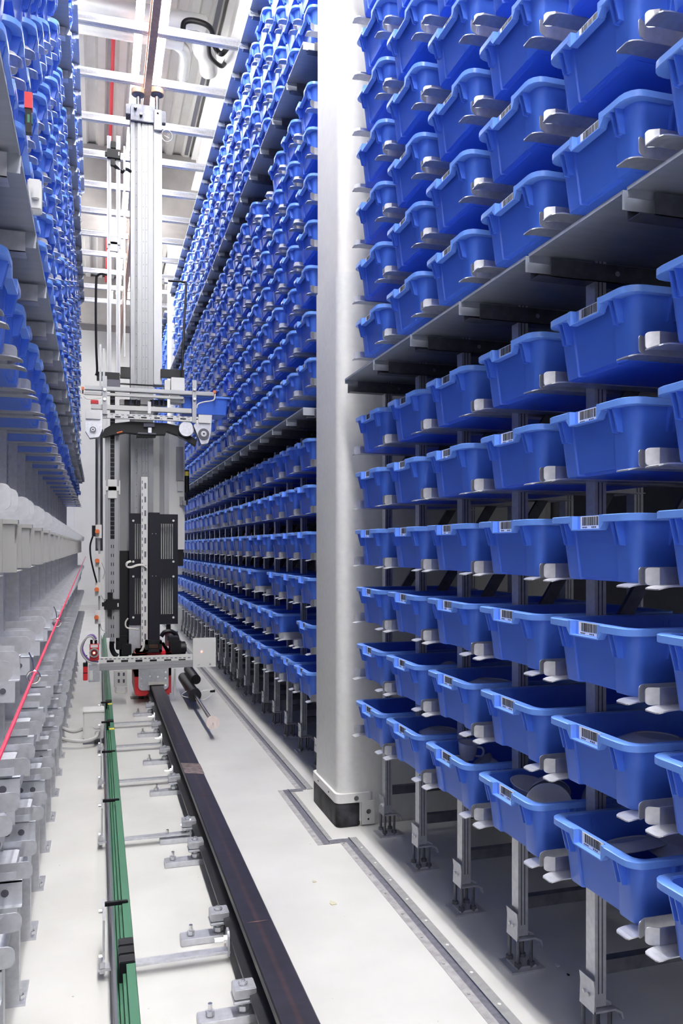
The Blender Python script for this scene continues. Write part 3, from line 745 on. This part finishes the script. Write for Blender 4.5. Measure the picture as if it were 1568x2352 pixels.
for pts in ([(232, 1290), (240, 1312), (236, 1330)], [(231, 1366), (240, 1380), (242, 1376)], [(229, 1420), (233, 1445), (245, 1450)]):
    mb = MB(); mb.tube([(at(x, y, 6.33)[0], 6.33, at(x, y, 6.33)[1]) for x, y in pts], .003, seg=6); cp('thin_cable', mb, M['cable'])

mb = MB()
for j in range(3): mb.tube([(at(x+j*.8, y+j, 6.3)[0], 6.30-.004*j, at(x+j*.8, y+j, 6.3)[1]) for x, y in ((300, 1288), (291, 1292), (290, 1300), (300, 1302), (315, 1297), (328, 1297), (336, 1304))], .005, seg=6)
cp('white_cable', mb, M['wcable']); mb = MB()
for j in range(3): mb.tube([(at(x+j*1.5, y, 6.2)[0], 6.2, at(x+j*1.5, y, 6.2)[1]) for x, y in ((331, 1472), (326, 1490), (316, 1505))], .005, seg=6)
cp('white_cable', mb, M['wcable']); mb = MB()
mb.tube([(at(x, y, 6.3)[0], 6.3, at(x, y, 6.3)[1]) for x, y in ((294, 1420), (288, 1430), (292, 1442), (318, 1446))], .006, seg=6)
cp('white_cable', mb, M['wcable'])
# base
mb = MB(); mb.pbox(311, 1492, 393, 1599, YB+.03, .55); mb.pbox(304, 1488, 318, 1512, YB-.03, .1); mb.pbox(370, 1494, 393, 1505, YB-.03, .1)
mb = MB(); X0, _ = at(310, 1500, YB); X1, _ = at(394, 1500, YB)
zt, zb = at(350, 1497, YB)[1], at(350, 1599, YB)[1]
mb.box(X0, RXC-.055, YB+.02, YB+.6, zb, zt); mb.box(RXC+.055, X1, YB+.02, YB+.6, zb, zt); mb.box(X0, X1, YB+.02, YB+.6, .19, zt)
cp('base_frame', mb, M['red'], .012)
mb = MB(); a = at(318, 1537, YB); b = at(387, 1583, YB); r = .03
poly = [(a[0], a[1]+.05), (b[0], a[1]+.05), (b[0], b[1]+r)] + [(b[0]-r+r*cos(t), b[1]+r-r*sin(t)) for t in [pi/2*k/4 for k in range(1, 5)]] + [(RXC+.05, b[1]), (RXC+.05, .15), (RXC-.05, .15), (RXC-.05, b[1])] + [(a[0]+r-r*sin(t), b[1]+r-r*cos(t)) for t in [pi/2*k/4 for k in range(0, 5)]]
mb.prism(poly, 'y', YB-.004, YB+.02)
for x, y in ((325, 1558), (380, 1557), (325, 1574), (380, 1573), (362, 1554), (380, 1543), (344, 1553)): c = at(x, y, YB); mb.cyl((c[0], YB-.012, c[1]), (c[0], YB, c[1]), .008, M['steel'], 8)
cp('front_plate', mb, M['galv'])
mb = MB(); mb.box(RXC-.062, RXC+.062, YB-.05, YB, .150, .166); cp('rail_scraper', mb, M['wcable'])
mb = MB(); mb.box(RXC-.045, RXC+.045, YB+.15, YB+.45, .1455, .19); cp('rail_wheel', mb, M['dgrey'])
YX = 6.0
mb = MB(); mb.pbox(228, 1524, 443, 1532, YX, .05); mb.pbox(229, 1530.5, 443, 1525.5, YX-.002, .01, M['mgrey']); cp('cross_beam', mb, M['alu'], .002)
mb = MB(); mb.pbox(228, 1511, 443, 1521, YX+.01, .035); holes(mb, 232, 440, 1517, 1514+3, YX+.01, 1, 1, M['dgrey'], .001, .001)
for k in range(6): 
    x = 245 + k*33; ys = 1516.5 - k*.55; mb.pbox(x, ys+.2, x+16, ys+4.2, YX+.008, .004, M['black'])
for k in range(21): x = 231 + k*10; ys = 1513.0 - k*.17; mb.pbox(x, ys, x+5.5, ys+1.5, YX+.008, .004, M['dgrey'])
cp('perforated_duct', mb, M['lgrey'])
mb = MB(); mb.pbox(443, 1466, 495.5, 1531, YX-.03, .012)
for x in (456, 482): c = at(x, 1525, YX-.03); mb.cyl((c[0], YX-.034, c[1]), (c[0], YX-.028, c[1]), .007, M['steel'], 10)
o = cp('reflector_plate', mb, M['lgrey'])
mb = MB(); c = at(463, 1497, YX-.03); mb.cyl((c[0], YX-.0315, c[1]), (c[0], YX-.029, c[1]), .006, M['led'], 10); part('laser_dot', mb, o, M['led'])
mb = MB(); mb.pbox(203, 1527, 229, 1566, YX, .05); mb.pbox(203, 1540, 214, 1563, YX-.004, .01, M['lgrey']); cp('sensor_bracket', mb, M['galv'], .003)
mb = MB(); mb.pbox(205.5, 1480, 227.5, 1517, YX-.02, .06); o = cp('laser_sensor', mb, M['red'], .004)
mb = MB(); c = at(216, 1499, YX-.02)
mb.cyl((c[0], YX-.034, c[1]), (c[0], YX-.018, c[1]), .033, M['mgrey'], 20); mb.cyl((c[0], YX-.036, c[1]), (c[0], YX-.03, c[1]), .024, M['glass'], 20); mb.cyl((c[0], YX-.038, c[1]), (c[0], YX-.034, c[1]), .008, M['led'], 12)
part('lens', mb, o, M['glass'])
mb = MB(); mb.pbox(208, 1481, 225, 1487, YX-.022, .01); part('name_strip', mb, o, M['lgrey'])
mb = MB()
for x in (210, 220): c = at(x, 1470, YX); mb.cyl((c[0], YX+.01, at(x, 1482, YX)[1]), (c[0], YX+.01, c[1]), .009, M['black'], 8)
part('cable_plug', mb, o, M['black'])
mb = MB(); mb.pbox(190.5, 1530, 201.5, 1563, YX, .05); o = cp('code_reader', mb, M['red'], .003)
mb = MB(); mb.pbox(190.5, 1523, 201.5, 1531, YX-.001, .04); mb.pbox(190.5, 1545, 201, 1546.5, YX-.002, .004); mb.pbox(197, 1505, 200, 1524, YX, .01); part('reader_cap', mb, o, M['black'])
mb = MB()
for j in range(2): mb.tube([(at(x-j*3, y+j*3, YX)[0], YX-.01*j, at(x-j*3, y+j*3, YX)[1]) for x, y in ((221, 1468), (214, 1459), (203, 1461), (193, 1474), (189, 1490), (195, 1505), (208, 1517), (226, 1520))], .0065, M['purple'] if j == 0 else M['cable'], seg=8)
cp('purple_cable', mb, M['purple'])
# black drive unit, motor
mb = MB(); mb.pbox(334, 1472, 372, 1500, 6.12, .02, M['black']); a = at(343, 1481, 6.12)
mb = MB()
for (x0, y0, x1, y1) in ((334, 1472, 372, 1480), (334, 1492, 372, 1498), (334, 1472, 341, 1498), (365, 1472, 372, 1498)): mb.pbox(x0, y0, x1, y1, 6.1, .08)
mb.pbox(341, 1478, 366, 1506, 6.2, .02, M['brown'])
cp('buffer_bracket', mb, M['black'], .003)
mb = MB(); mb.pbox(391, 1472, 416, 1503, 6.2, .16); mb.pbox(387, 1464, 412, 1474, 6.22, .14); c = at(420, 1490, 6.22)
mb.cyl((at(414,1490,6.2)[0], 6.27, c[1]), (at(428,1490,6.2)[0], 6.27, c[1]), .05, M['black'], 18); mb.cyl((at(424,1490,6.2)[0], 6.27, c[1]), (at(430,1490,6.2)[0], 6.27, c[1]), .035, M['dgrey'], 18)
cp('drive_motor', mb, M['black'], .005)
mb = MB(); c = at(395, 1460, 6.4); mb.tube([(at(x, y, 6.4)[0], 6.4, at(x, y, 6.4)[1]) for x, y in ((370, 1462), (378, 1452), (392, 1450), (404, 1458), (408, 1470))], .016, M['black']); mb.cyl((c[0], 6.45, c[1]-.08), (c[0], 6.45, c[1]+.03), .05, M['galv'], 16)
mb.pbox(382, 1434, 392, 1462, 6.5, .04, M['black'])
cp('gearbox', mb, M['black'])
mb = MB(); mb.pbox(262, 1541, 292, 1577, 6.2, .12); holes(mb, 267, 290, 1541, 1572, 6.2, 2, 2, M['dgrey'], .4, .5)
mb.tube([(at(x, y, 6.2)[0], 6.2, at(x, y, 6.2)[1]) for x, y in ((266, 1577), (266, 1590), (278, 1591), (289, 1590), (290, 1578))], .006, M['wcable'], seg=6)
cp('cable_box', mb, M['lgrey'])
mb = MB(); mb.tube([(at(x, y, 6.3)[0], 6.32, at(x, y, 6.3)[1]) for x, y in ((257, 1474), (257, 1490), (262, 1502), (270, 1508))], .018, M['black']); cp('chain_end', mb, M['black'])
mb = MB(); mb.pbox(266, 1462, 292, 1492, 6.4, .1, M['black']); mb.pbox(280, 1480, 302, 1505, 6.35, .1, M['black']); cp('lower_gear', mb, M['black'], .004)
mb = MB(); mb.pbox(399, 1536, 404, 1598, 6.2, .012); mb.pbox(300, 1606, 345, 1614, YB+.25, .12, M['black']); mb.pbox(318, 1598, 330, 1608, YB+.27, .05, M['dgrey']); cp('side_rod', mb, M['lgrey'])
# buffer with piston rod
mb = MB(); mb.cyl((.655, 5.88, .108), (.655, 6.65, .108), .040, M['black'], 20); mb.cyl((.655, 5.83, .108), (.655, 5.90, .108), .046, M['black'], 20); cp('buffer_cylinder', mb, M['black'])
mb = MB(); mb.cyl((.655, 4.90, .108), (.655, 5.85, .108), .0125, M['steel'], 14); o = cp('piston_rod', mb, M['steel'])
mb = MB(); mb.cyl((.655, 4.885, .108), (.655, 4.90, .108), .040, M['pink'], 28); mb.cyl((.655, 4.880, .108), (.655, 4.888, .108), .006, M['steel'], 8); part('buffer_disc', mb, o, M['pink'])
mb = MB(); mb.cyl((.70, 6.16, .165), (.70, 6.7, .165), .036, M['black'], 18); cp('spare_cylinder', mb, M['black'])
mb = MB(); mb.tube([(.69, 5.86, .12), (.735, 5.85, .135), (.79, 5.86, .13)], .005, M['lgrey'], seg=6); mb.box(.765, .80, 5.85, 5.87, .118, .134, M['black'])
mb.tube([(.61, 5.95, .12), (.57, 5.9, .10), (.63, 5.86, .085), (.72, 5.85, .07), (.79, 5.86, .12)], .002, M['lgrey'], seg=6)
cp('buffer_switch', mb, M['black'])
# signal light at the right of the cabinet
mb = MB(); c = at(429, 1110, 6.7); k = 6.7/FPX
x = at(429, 1100, 6.7)[0]; zz = lambda y: at(429, y, 6.7)[1]
mb.cyl((x, 6.7, zz(1131)), (x, 6.7, zz(1093)), .018, M['black'], 14); mb.cyl((x, 6.7, zz(1093)), (x, 6.7, zz(1083)), .018, M['yellow'], 14); mb.cyl((x, 6.7, zz(1083)), (x, 6.7, zz(1080)), .018, M['black'], 14); mb.cyl((x, 6.7, zz(1160)), (x, 6.7, zz(1131)), .006, M['black'], 8)
mb.box(x-.03, x, 6.7, 6.8, zz(1160), zz(1150), M['mgrey']); mb.box(x-.05, x-.02, 6.75, 6.82, zz(1160), zz(1140), M['mgrey'])
cp('signal_light', mb, M['black'])

# lift carriage with its own sub-parts
YL = 6.22
mb = MB(); mb.pbox(193, 884, 491, 909, YL, .04); 
mb = MB(); mb.pbox(194, 884.5, 491, 909.5, YL, .05)
car = cp('lift_carriage', mb, M['alu'], .003)
def cs(name, mb, m, bevel=0.): return part(name, mb, car, m, bevel)
mb = MB(); mb.pbox(193, 899, 421, 917, YL+.02, .03); cs('guide_bar', mb, M['aluwhite'], .002)
mb = MB(); mb.pbox(209, 927.5, 440, 949, YL+.01, .04); mb.pbox(339, 922, 347, 950, YL+.005, .01, M['lgrey']); cs('lower_panel', mb, M['aluwhite'], .002)
mb = MB(); mb.pbox(236, 948, 456, 969, YL-.01, .03)
for k in range(7): x = 264 + k*30; mb.pbox(x, 955.5+k*.95, x+13, 959.0+k*.95, YL-.012, .003, M['black'])
for k in range(17): x = 241 + k*12.6; mb.pbox(x, 951+k*.42, x+6, 952.6+k*.42, YL-.012, .003, M['dgrey']); mb.pbox(x+3, 957+k*.42, x+5, 958.6+k*.42, YL-.012, .003, M['dgrey'])
cs('perforated_strip', mb, M['lgrey'])
for x0, x1, y0, y1 in ((235, 245.5, 863, 951), (442, 451, 873, 971)):
    mb = MB(); mb.pbox(x0, y0, x1, y1, YL-.035, .025); mb.pbox(x0+4.5, y0, x0+5.5, y1, YL-.037, .004, M['mgrey'])
    for yy in (895, 917): c = at((x0+x1)/2, yy, YL-.035); mb.cyl((c[0], YL-.05, c[1]), (c[0], YL-.03, c[1]), .012, M['steel'], 8)
    cs('upright', mb, M['alu'], .001)
def gear(x0, x1, y0, y1, hx, hy, side):
    a = at(x0, y0, YL); b = at(x1, y1, YL); W_ = b[0]-a[0]; H_ = a[1]-b[1]; mb = MB()
    if side < 0: poly = [(a[0], a[1]), (b[0], a[1]), (b[0], b[1]+.06), (b[0]-.02, b[1]+.01), (a[0]+.03, b[1]), (a[0], b[1]+.05)]
    else: poly = [(a[0]+.02, a[1]), (b[0], a[1]), (b[0]-.01, a[1]-H_*.62), (b[0]-.03, b[1]+.01), (a[0]+.02, b[1]), (a[0]-.02, b[1]+.10), (a[0]-.04, b[1]+.14), (a[0]-.04, a[1]-.09)]
    mb.prism(poly, 'y', YL-.02, YL+.06)
    mb.pbox(x0+1, y0-1, x1-3, y0+19, YL-.04, .05, M['lgrey'])
    c = at(hx, hy, YL); mb.cyl((c[0], YL-.035, c[1]), (c[0], YL-.01, c[1]), .042 if side > 0 else .024, M['dgrey'], 22); mb.cyl((c[0], YL-.04, c[1]), (c[0], YL-.02, c[1]), .022 if side > 0 else .014, M['galv'], 16); mb.cyl((c[0], YL-.042, c[1]), (c[0], YL-.03, c[1]), .008, M['black'], 10)
    cs('gear_housing', mb, M['galv'], .003)
gear(196, 234, 944, 1008, 213.5, 988, -1); gear(455, 486, 953, 1022, 466.5, 998, 1)
mb = MB(); c = at(428, 985, YL); mb.cyl((c[0], YL+.0, c[1]), (c[0], YL+.07, c[1]), .055, M['galv'], 20); mb.cyl((c[0]-.01, YL+.07, c[1]-.005), (c[0]-.01, YL+.12, c[1]-.005), .062, M['mgrey'], 20); cs('belt_pulley', mb, M['galv'])
mb = MB()
def ppoly(pts, Y, d, m): mb.prism([at(x, y, Y) for x, y in pts], 'y', Y, Y+d, m)
ppoly([(232, 1003), (240, 985), (262, 972), (300, 968), (382, 972), (425, 982), (436, 1000), (452, 1012), (449, 1024), (432, 1012), (410, 1000), (382, 990), (380, 998), (358, 998), (358, 1003), (314, 1003), (314, 996), (288, 993), (262, 998), (240, 1003)], YL+.06, .08, M['black'])
ppoly([(330, 972), (355, 972), (355, 980), (330, 980)], YL+.03, .04, M['dgrey']); mb.pbox(317, 993, 358, 998, YL+.04, .03, M['dgrey']); mb.pbox(340, 982, 348, 994, YL+.03, .03, M['galv'])
c = at(275, 994, YL+.03); mb.cyl((c[0]-.02, YL+.05, c[1]), (c[0]+.02, YL+.05, c[1]+.012), .006, M['orange'], 8)
cs('fork_arms', mb, M['black'])
mb = MB(); mb.pbox(222, 853, 275, 873, YL+.12, .08); mb.pbox(240, 870, 276, 890, YL+.1, .05, M['dgrey']); mb.pbox(276, 842, 300, 868, YL+.25, .05); mb.pbox(369, 847, 423, 868, YL+.25, .06); mb.pbox(265, 880, 392, 886, YL+.15, .05); cs('black_yoke', mb, M['black'], .003)
mb = MB(); mb.pbox(393, 866, 424, 926, YL+.07, .1, M['lgrey']); mb.pbox(378, 872, 391, 905, YL+.09, .1, M['lgrey']); cs('drive_box', mb, M['lgrey'], .004)
mb = MB(); mb.pbox(286, 917, 322, 932, YL+.1, .1, M['black']); mb.pbox(345, 918, 384, 932, YL+.1, .06, M['black']); mb.pbox(275, 917, 286, 930, YL+.1, .05, M['wcable']); mb.pbox(322, 915, 344, 930, YL+.1, .05, M['wcable'])
for x in (300, 313, 352, 366, 375): c = at(x, 927, YL+.06); mb.cyl((c[0], YL+.06, c[1]-.01), (c[0], YL+.06, c[1]+.03), .010, M['steel'], 10)
cs('drive_cluster', mb, M['black'], .002)
mb = MB(); mb.pbox(208, 918, 226, 928, YL+.02, .05); cs('red_sensor', mb, M['red'], .003)
for x0, y0 in ((187, 888), (490, 896)):
    mb = MB(); mb.pbox(x0, y0, x0+6, y0+7, YL, .03, M['orange']); mb.pbox(x0+1, y0+7, x0+5, y0+16, YL, .02, M['black']); cs('end_sensor', mb, M['orange'], .002)
mb = MB(); mb.tube([(at(x, y, YL-.02)[0], YL-.02, at(x, y, YL-.02)[1]) for x, y in ((452, 937), (455, 928), (470, 923), (484, 921), (492, 917), (494, 905))], .005, M['wcable'], seg=6)
mb.tube([(at(x, y, YL-.02)[0], YL-.02, at(x, y, YL-.02)[1]) for x, y in ((192, 909), (200, 916), (218, 916), (232, 914))], .004, M['wcable'], seg=6)
cs('sensor_cable', mb, M['wcable'])
mb = MB(); mb.tube([(at(x, y, YL+.1)[0], YL+.1, at(x, y, YL+.1)[1]) for x, y in ((246, 631), (232, 629), (224, 633), (221, 645), (220, 720), (221, 800), (223, 850), (220, 862))], .0085, M['black'], seg=8)
cs('hose_loop', mb, M['black'])
mb = MB(); mb.tube([(at(x, y, YL+.1)[0], YL+.1, at(x, y, YL+.1)[1]) for x, y in ((386, 645), (404, 646), (420, 648), (427, 655), (424, 720), (420, 800), (418, 850))], .0085, M['black'], seg=8)
mb.pbox(377, 637, 386, 649, YL+.1, .04, M['lgrey'])
cs('hose_loop', mb, M['black'])
mb = MB(); mb.pbox(228, 790, 233, 890, YL+.05, .02, M['alu']); mb.pbox(236, 800, 241, 890, YL+.1, .02, M['alu']); cs('side_bar', mb, M['alu'])
# the bin being pushed from the carriage into the rack, long side to the camera
Xa, Za = at(421, 908, 6.30); Xb, _ = at(520, 930, 6.30)
o = link('storage_bin', ME_BODY, None, ((Xa+Xb)/2, 6.43, Za-BH), pi)
tag(o, 'blue bin held on the lift carriage, halfway into the right rack', 'bin')
link('rim', ME_RIM, o)

# ---------------------------------------------------------------- overhead: guide rail, cross beams, lamps, pipes
mb = MB(); mb.box(-.026, .026, 0, 12, 0, .03); mb.box(-.008, .008, 0, 12, .03, .10); mb.box(-.03, .03, 0, 12, .10, .106)
GX = at(338, 225, YM+.05)[0]
solid('guide_rail', mb, 'copper brown overhead guide rail above the crane mast', 'rail', M['copper'], loc=(GX, 4.2, GZ-.02))
BZ = GZ + .09
beam_me = None
for i in range(12):
    Y = 5.30 + .68*i
    mb = MB()
    mb.prism([(-.026, 0), (-.010, 0), (-.008, .006), (.008, .006), (.010, 0), (.026, 0), (.026, .012), (.02, .02), (.018, .04), (.026, .052), (.026, .06), (-.026, .06), (-.026, .052), (-.018, .04), (-.02, .02), (-.026, .012)], 'x', -.30, 1.12)
    if beam_me is None: beam_me = mb.mesh('cross_beam', M['galv'])
    tag(link('cross_beam', beam_me, None, (0, Y, BZ)), f'galvanised beam across the aisle top, {ORD[i]} from the camera', 'beam', 'beams tying the rack tops together')
hm = MB().box(-.03, .03, -.31, .31, .03, .075).box(-.028, .028, -.315, -.295, -.02, .03).box(-.028, .028, .295, .315, -.02, .03).mesh('housing', M['strong'])
tb = MB().cyl((0, -.29, 0), (0, .29, 0), .019, None, 10).mesh('lamp_tube', M['tube'])
tbfill = MB().cyl((0, -.29, 0), (0, .29, 0), .019, None, 10).mesh('lamp_tube', M['tubefill'])
tbf = MB().cyl((0, -.29, 0), (0, .29, 0), .019, None, 10).mesh('lamp_tube', M['tubef'])
LY = [-1.84 + .68*k for k in range(24)]
for side, X in (('left', GX-.085), ('right', GX+.085)):
    seen = 0
    for Y in LY:
        if Y > 12.5 : continue
        if Y > 5: seen += 1
        lab = f'fluorescent lamp {side} of the overhead guide rail, {ORD[seen-1]} visible from the camera' if Y > 5 else f'fluorescent lamp {side} of the aisle line overhead, {["above and behind the camera","behind the camera","just behind the camera"][0] if Y < 0 else "between camera and crane"}'
        t = thing('ceiling_lamp', lab, 'lamp', (X, Y, BZ+.10), group='fluorescent lamps above the aisle' )
        link('housing', hm, t); link('lamp_tube', tb if Y < 3.8 else tbf, t)
mb = MB(); mb.cyl((.135, -2, 5.86), (.135, 15.1, 5.86), .019, None, 14)
solid('sprinkler_pipe', mb, 'red sprinkler pipe running along under the corrugated ceiling', 'pipe', M['redpipe'])
def ceil_at(px, py, z):
    s_ = (YH - py) / FPX; zc = (z - CAM_H)/s_; off = px - XV; X = off*CT*zc/FPX
    return X, (zc - X*ST)/CT
# large pipes with elbow
a = ceil_at(175, 60, 5.5); b = ceil_at(470, 130, 5.5)
mb = MB(); Yp = 6.55+.45
mb.tube([(-1.0, Yp, 5.58), (.70, Yp, 5.58), (.80, Yp+.03, 5.58), (.86, Yp+.14, 5.575), (.88, Yp+.30, 5.57), (.94, Yp+.42, 5.57), (.98, Yp+.62, 5.57)], .085, seg=20, sub=8)
solid('supply_pipe', mb, 'wide pale insulated pipe crossing below the ceiling, bending at its right end', 'pipe', M['pipe'])
mb = MB(); mb.tube([(-1.0, Yp+.27, 5.56), (.55, Yp+.27, 5.56), (.68, Yp+.30, 5.56), (.74, Yp+.40, 5.55), (.76, Yp+.75, 5.55)], .055, seg=18, sub=8)
solid('return_pipe', mb, 'narrower pale pipe behind the wide one under the ceiling', 'pipe', M['pipe'])
def hose3(pts, z): return [(*ceil_at(x, y, z + dz), z + dz) for x, y, dz in pts]
mb = MB(); mb.tube(hose3([(420, 70, 0), (423, 52, .06), (440, 47, .08), (470, 55, .06), (486, 70, .04), (491, 100, .02), (500, 118, 0), (512, 122, 0)], 5.42) + [(1.13, 7.2, 5.62)], .022, seg=10)
solid('hose', mb, 'black hose looping over the pipe bend, upper of two', 'hose', M['black'])
mb = MB(); mb.tube(hose3([(430, 74, 0), (455, 78, .02), (470, 86, .02), (478, 100, .02), (483, 130, 0)], 5.40) + [(1.06, 7.35, 5.47), (1.13, 7.5, 5.62)], .019, seg=10)
solid('hose', mb, 'black hose beside the pipe bend, lower of two', 'hose', M['black'])
mb = MB(); mb.box(-.02, .02, 0, 9, 0, .02); solid('cable_tray', mb, 'dark narrow cable tray along the ceiling near the steel beam', 'cable tray', M['dgrey'], loc=(1.02, 1.0, 5.88))

# ---------------------------------------------------------------- crockery in the near bins
def cup_mesh():
    mb = MB(); mb.lathe([(.0, .002), (.019, .002), (.019, 0), (.021, 0), (.027, .022), (.0305, .05), (.029, .05), (.025, .022), (.019, .005), (0, .005)], m=None, seg=24)
    mb.tube([(.029, 0, .042), (.044, 0, .042), (.049, 0, .031), (.044, 0, .017), (.026, 0, .013)], .0036, seg=8, sub=4)
    return mb.mesh('cup', M['china'])
ME_CUP = cup_mesh()
ME_BOWL = MB().lathe([(0, .003), (.022, .003), (.022, 0), (.025, 0), (.042, .018), (.055, .040), (.053, .041), (.040, .021), (.022, .007), (0, .006)], seg=30).mesh('bowl', M['china'])
ME_PLATE = MB().lathe([(0, .003), (.043, .003), (.043, 0), (.047, 0), (.066, .008), (.082, .016), (.081, .018), (.064, .011), (.044, .006), (0, .006)], seg=36).mesh('plate', M['china'])
def put(name, me, key, dx, dy, dz, rot, label, cat, grp):
    if key not in NB: return
    b = NB[key].location
    o = link(name, me, None, (b.x+dx, b.y+dy, b.z+.006+dz)); o.rotation_euler = rot; tag(o, label, cat, grp)
k = ('near', 0, 0, 2)
CU = [(-.10, .045, .050, (.05, .1, -.8), 'upright cup standing highest at the back of lowest-row bin, third from pillar'), (-.10, -.05, .02, (1.2, 0, .4), 'tipped cup at front of lowest-row bin, third from the pillar'),
      (-.03, -.05, .02, (-1.1, .3, 1.2), 'cup lying mouth out in middle of lowest-row bin, third from pillar'), (.06, .0, .02, (1.5, .2, 2.2), 'cup lying on its side deep in lowest-row bin, third from pillar'),
      (-.02, .05, .0, (.2, .5, 3), 'leaning cup at the far wall of lowest-row bin, third from pillar'), (-.12, .06, .0, (0, 0, 1), 'lower cup under the upright one in lowest-row bin, third from pillar'), (.12, -.05, .03, (.9, .6, .2), 'cup at the rear of lowest-row bin, third from the pillar')]
for dx, dy, dz, rot, lab in CU: put('cup', ME_CUP, k, dx, dy, dz+.045, rot, lab, 'cup', 'cups in the lowest row bin')
k = ('near', 0, 1, 1)
for dx, dy, dz, rot, lab in [(-.09, .03, .045, (1.3, 0, 1), 'cup lying with handle up in second-row bin, second from pillar'), (0, .03, .055, (.7, .3, 2.6), 'cup tilted up in middle of second-row bin, second from pillar'), (-.04, -.05, .03, (1.6, 0, 0), 'cup lying low in second-row bin, second from the pillar'), (.07, -.02, .04, (1.2, .5, .7), 'rearmost visible cup in second-row bin, second from pillar')]:
    put('cup', ME_CUP, k, dx, dy, dz, rot, lab, 'cup', 'cups in the second row bin')
k = ('near', 0, 0, 3)
for dx, dy, dz, rot, lab in [(-.05, .04, .075, (2.2, .5, 0), 'big bowl upturned on top of lowest-row bin, fourth from pillar'), (-.09, .06, .03, (.2, .1, 0), 'bowl resting level at left of lowest-row bin, fourth from pillar'), (-.10, -.06, .035, (.6, -.5, 0), 'nested bowl at front of lowest-row bin, fourth from pillar'),
                             (.06, -.04, .06, (-.6, 2.4, 0), 'bowl turned on its side in lowest-row bin, fourth from pillar'), (-.03, -.06, .05, (2.6, .3, 0), 'bowl face down at right of lowest-row bin, fourth from pillar'), (.10, .05, .04, (.8, .4, 0), 'bowl at the rear of lowest-row bin, fourth from pillar')]:
    put('bowl', ME_BOWL, k, dx, dy, dz+.045, rot, lab, 'bowl', 'bowls in the lowest row bin')
k = ('near', 0, 0, 4)
for dx, dy, dz, rot, lab in [(-.06, .06, .06, (pi-.30, -.1, 0), 'upturned plate leaning at left in lowest-row bin, fifth from pillar'), (.04, .0, .075, (pi+.10, -.12, 0), 'upturned plate on top, centre of lowest-row bin, fifth from pillar'), (.06, -.02, .04, (pi, .1, 0), 'plate beneath the centre one in lowest-row bin, fifth from pillar')]:
    put('plate', ME_PLATE, k, dx, dy, dz+.03, rot, lab, 'plate', 'plates in the lowest row bin')
k = ('near', 0, 1, 4)
for dx, dy, dz, rot, lab in [(-.02, .0, .105, (pi, .05, 0), 'upturned plate topmost in second-row bin, fifth from the pillar'), (-.01, .0, .08, (pi, 0, 0), 'plate under the topmost in second-row bin, fifth from the pillar')]:
    put('plate', ME_PLATE, k, dx, dy, dz, rot, lab, 'plate', 'plates in the second row bin')
for key, w1 in ((('near', 0, 0, 1), 'lowest-row bin, second from pillar'), (('near', 0, 1, 2), 'second-row bin, third from pillar')):
    put('plate', ME_PLATE, key, -.04, .0, .112, (pi, .05, 0), f'upturned plate at front in {w1}', 'plate', 'single plates in bins')
    if key[2] == 0: put('plate', ME_PLATE, key, .09, -.02, .075, (pi, -.05, 0), f'upturned plate at rear in {w1}', 'plate', 'single plates in bins')
# litter on the floor
for i, (px, py, s_, m, lab) in enumerate([(720, 2028, .022, 'yellow', 'small pale paint flake on the floor between rail and joint, farther one'), (762, 2080, .035, 'yellow', 'curled pale paint flake on floor between rail and joint'), (1280, 2222, .016, 'lgrey', 'grey shard on the floor under the right rack'), (1305, 2242, .010, 'black', 'dark crumb on the floor under the right rack')]):
    zc = FPX*CAM_H/(py-YH); X = (px-XV)*CT*zc/FPX; Y = (zc - X*ST)/CT
    mb = MB(); mb.prism([(0, 0), (s_*.5, s_*.1), (s_*.45, s_*.5), (s_*.1, s_), (-s_*.1, s_*.4)], 'z', .0005, .003)
    solid('paint_flake' if m != 'black' else 'crumb', mb, lab, 'debris', mat(f'flake_{i}', (.55, .52, .40), .7) if m == 'yellow' else M[m], loc=(X, Y, 0))
# far end: white door frame, blue sign board
mb = MB(); mb.box(-.34, -.28, 10.5, 10.56, 0, 5.1); solid('steel_post', mb, 'white steel post at the far end left of the crane', 'post', M['wallw'])

# unseen fill lamps added behind the camera to light the faces towards it
for i in range(12):
    X, Y = (-.7, .35, 1.4)[i % 3], -2.6 - 1.15*(i // 3)
    t = thing('ceiling_lamp', f'added unseen fill lamp behind the camera, row {ORD[i//3]} back, {("left","middle","right")[i%3]} one', 'lamp', (X, Y, 3.9), group='added fill lamps behind the camera')
    link('housing', hm, t); link('lamp_tube', tbfill, t)
    part('hanger', MB().box(-.006, .006, -.2, -.188, .07, 2.06).box(-.006, .006, .188, .2, .07, 2.06), t, M['strong'])
# lamps added past the left rack to brighten the far background
for i, (X, Y) in enumerate(((-1.5, 9.6), (-1.5, 10.9), (-1.5, 12.4), (-.9, 13.6), (-1.5, 14.6), (.2, 13.8), (.2, 15.9))):
    t = thing('ceiling_lamp', f'added fill lamp under the ceiling past the left rack, {ORD[i]} from it', 'lamp', (X, Y, 5.2), group='added fill lamps beyond the left rack')
    link('housing', hm, t); link('lamp_tube', tbfill, t)
    part('hanger', MB().box(-.006, .006, -.2, -.188, .07, .76).box(-.006, .006, .188, .2, .07, .76), t, M['strong'])
